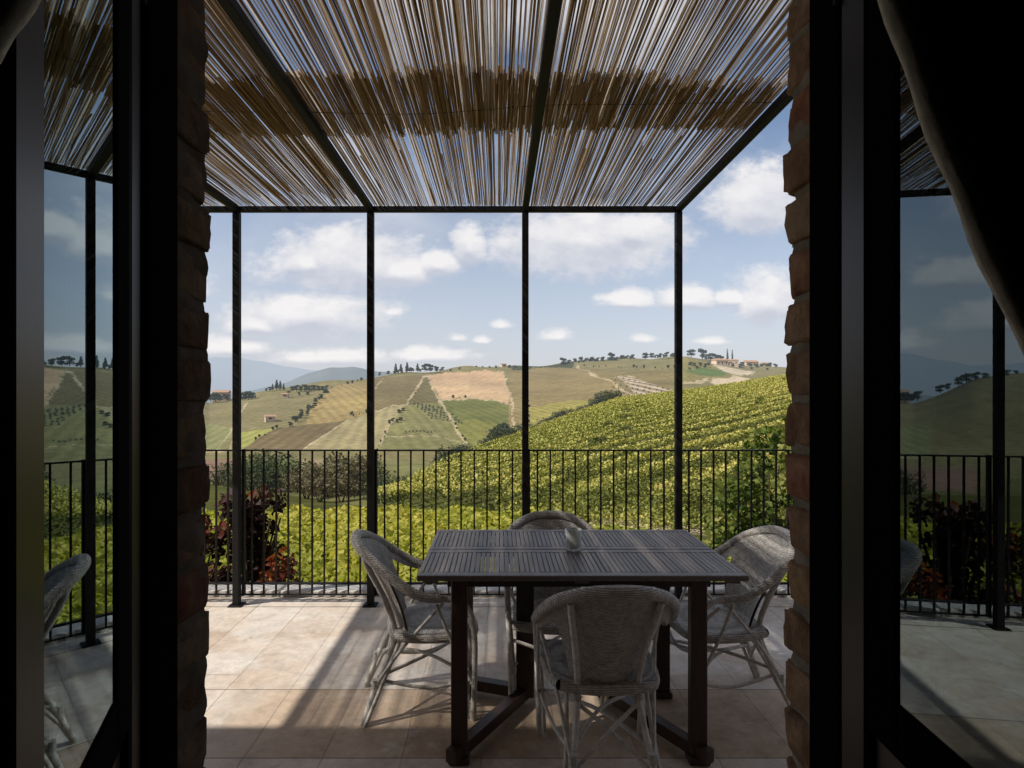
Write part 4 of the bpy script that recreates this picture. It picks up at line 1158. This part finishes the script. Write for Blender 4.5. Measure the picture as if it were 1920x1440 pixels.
# ------------------------------------------------------------------ wicker chairs
def spline(pts,n=24):
    pts=[Vector(p) for p in pts]; P=[pts[0]*2-pts[1]]+pts+[pts[-1]*2-pts[-2]]; out=[]
    segs=len(pts)-1
    for i in range(segs):
        a,b,c,d=P[i:i+4]; m=max(2,n//segs)
        for k in range(m):
            t=k/m
            out.append(.5*((2*b)+(c-a)*t+(2*a-5*b+4*c-d)*t*t+(3*b-a-3*c+d)*t**3))
    out.append(pts[-1]); return out
def make_chair():
    o=empty('wicker_chair')
    # rim: from arm front round the back; a thick woven roll
    rimP=[(-.265,.10,.575),(-.285,-.02,.60),(-.282,-.12,.655),(-.235,-.24,.75),(-.13,-.315,.805),(0,-.335,.82)]
    rimP=rimP+[(-x,y,z) for x,y,z in rimP[-2::-1]]
    rp=spline(rimP,60); m=len(rp)
    p=MB(); p.tube(rp,[.016+.008*math.sin(math.pi*i/(m-1)) for i in range(m)],10); p.build('rim',M['wicker'],o)
    # woven back panel between the posts
    p=MB()
    def back(u,v,off=0):
        a=(u-.5)*2; z=.375+(.80-.375)*v
        w=.115+.035*v+.0*v
        x=a*w*(1.25+.45*v*v)
        yb=-.145-.185*v**1.25+.085*a*a*(.6+.9*v)
        zz=z-(.075*abs(a)**2.2)*v
        return Vector((x,yb+off,zz))
    p.grid(lambda u,v: back(u,v,.006),20,20); p.grid(lambda u,v: back(1-u,v,-.006),20,20); p.build('back_panel',M['wicker'],o)
    # woven flank under each arm
    for s in (-1,1):
        p=MB()
        def flank(u,v,s=s,off=0):
            # u along rim from back post to arm front, v down
            i=int(u*(m*.44)); q=rp[int(m*.36)-int(u*(m*.33))] if s<0 else rp[m-1-(int(m*.36)-int(u*(m*.33)))]
            drop=(.085*(1-u)**1.1+.012)*v
            return Vector((q.x*(1-.16*v*(1-u))+off*s,q.y+.05*v*(1-u),q.z-drop))
        p.grid(lambda u,v: flank(u,v,s,.005),20,6); p.grid(lambda u,v: flank(u,v,s,-.005),20,6); p.build('side_panel',M['wicker'],o)
    # seat
    p=MB()
    def seat(u,v,top=True):
        a=(u-.5)*2; b=(v-.5)*2
        r=1-.10*(a*a*b*b)
        x=a*(.215+.035*v)*r; y=.03+b*.195*r
        return Vector((x,y,(.405 if top else .365)+.012*(a*a)-.01*(1-b*b)))
    p.grid(lambda u,v: seat(u,v,True),16,16); p.grid(lambda u,v: seat(1-u,v,False),16,16)
    ring=[seat(u,0) for u in np.linspace(0,1,9)]+[seat(1,v) for v in np.linspace(0,1,9)][1:]+[seat(u,1) for u in np.linspace(1,0,9)][1:]+[seat(0,v) for v in np.linspace(1,0,9)][1:]
    p.tube([q-Vector((0,0,.02)) for q in ring],.022,8,caps=False); p.build('seat',M['wicker'],o)
    for s in (-1,1):
        # rear leg and back post in one cane, doubled low down
        p=MB(); c=[(s*.185,-.295,0),(s*.155,-.235,.16),(s*.125,-.155,.36),(s*.135,-.185,.52),(s*.165,-.265,.70),(s*.175,-.29,.765)]
        p.tube(spline(c,30),.0135,8); p.tube(spline([(s*.205,-.285,0),(s*.18,-.21,.17),(s*.165,-.13,.36)],12),.0095,7); p.build('leg',M['cane'],o)
        # front leg running up into the arm bend
        p=MB(); c=[(s*.245,.20,0),(s*.25,.205,.2),(s*.258,.205,.38),(s*.265,.185,.50),(s*.268,.13,.565),(s*.275,.04,.585)]
        p.tube(spline(c,30),.0135,8); p.tube(spline([(s*.222,.175,0),(s*.232,.18,.2),(s*.245,.185,.36),(s*.255,.16,.47),(s*.26,.09,.54)],24),.0095,7); p.build('leg',M['cane'],o)
        # crossed side braces
        p=MB(); p.tube(spline([(s*.165,-.235,.17),(s*.20,-.12,.34),(s*.262,.06,.56)],12),.0082,7); p.tube(spline([(s*.268,.03,.56),(s*.262,.10,.38),(s*.25,.20,.17)],12),.0082,7); p.tube(spline([(s*.16,-.23,.19),(s*.2,0,.15),(s*.245,.2,.19)],12),.0082,7); p.build('side_brace',M['cane'],o)
    # crossed stretchers between the legs and under the seat
    p=MB(); p.tube(spline([(-.155,-.235,.12),(0,-.20,.25),(.125,-.155,.33)],14),.0085,7); p.tube(spline([(.155,-.235,.12),(0,-.185,.245),(-.125,-.155,.33)],14),.0085,7)
    p.tube(spline([(-.155,-.23,.2),(0,-.02,.235),(.245,.20,.2)],14),.0085,7); p.tube(spline([(.155,-.23,.2),(0,-.0,.215),(-.245,.20,.2)],14),.0085,7)
    p.tube(spline([(-.25,.2,.33),(0,.205,.27),(.25,.2,.33)],14),.0085,7)
    p.build('stretcher',M['cane'],o)
    # wrapped collars
    for s in (-1,1):
        for q in ((s*.245,.20,.19),(s*.158,-.24,.17),(s*.126,-.156,.355)):
            p=MB(); p.tube([(q[0],q[1],q[2]-.02),(q[0],q[1],q[2]+.02)],.0165,8); p.build('binding',M['wicker'],o)
    return o
CH=make_chair()
chairs=[((.385,2.165,0),0.02,'wicker armchair in front of the table with its woven back to the viewer'),
        ((-.335,2.62,0),R(-79),'wicker armchair at the left end of the table, seen from its side'),
        ((1.01,2.63,0),R(92),'wicker armchair at the right end of the table, sunlit back by the brick jamb'),
        ((.27,2.73,0),R(180),'wicker armchair behind the table with only its arched top showing')]
for i,(loc,rz,lab) in enumerate(chairs):
    o=CH if i==0 else copy_tree(CH)
    o.location=loc; o.rotation_euler=(0,0,rz); o.scale=(.87,.94,.925); tag(o,lab,'chair','wicker chairs around the table')
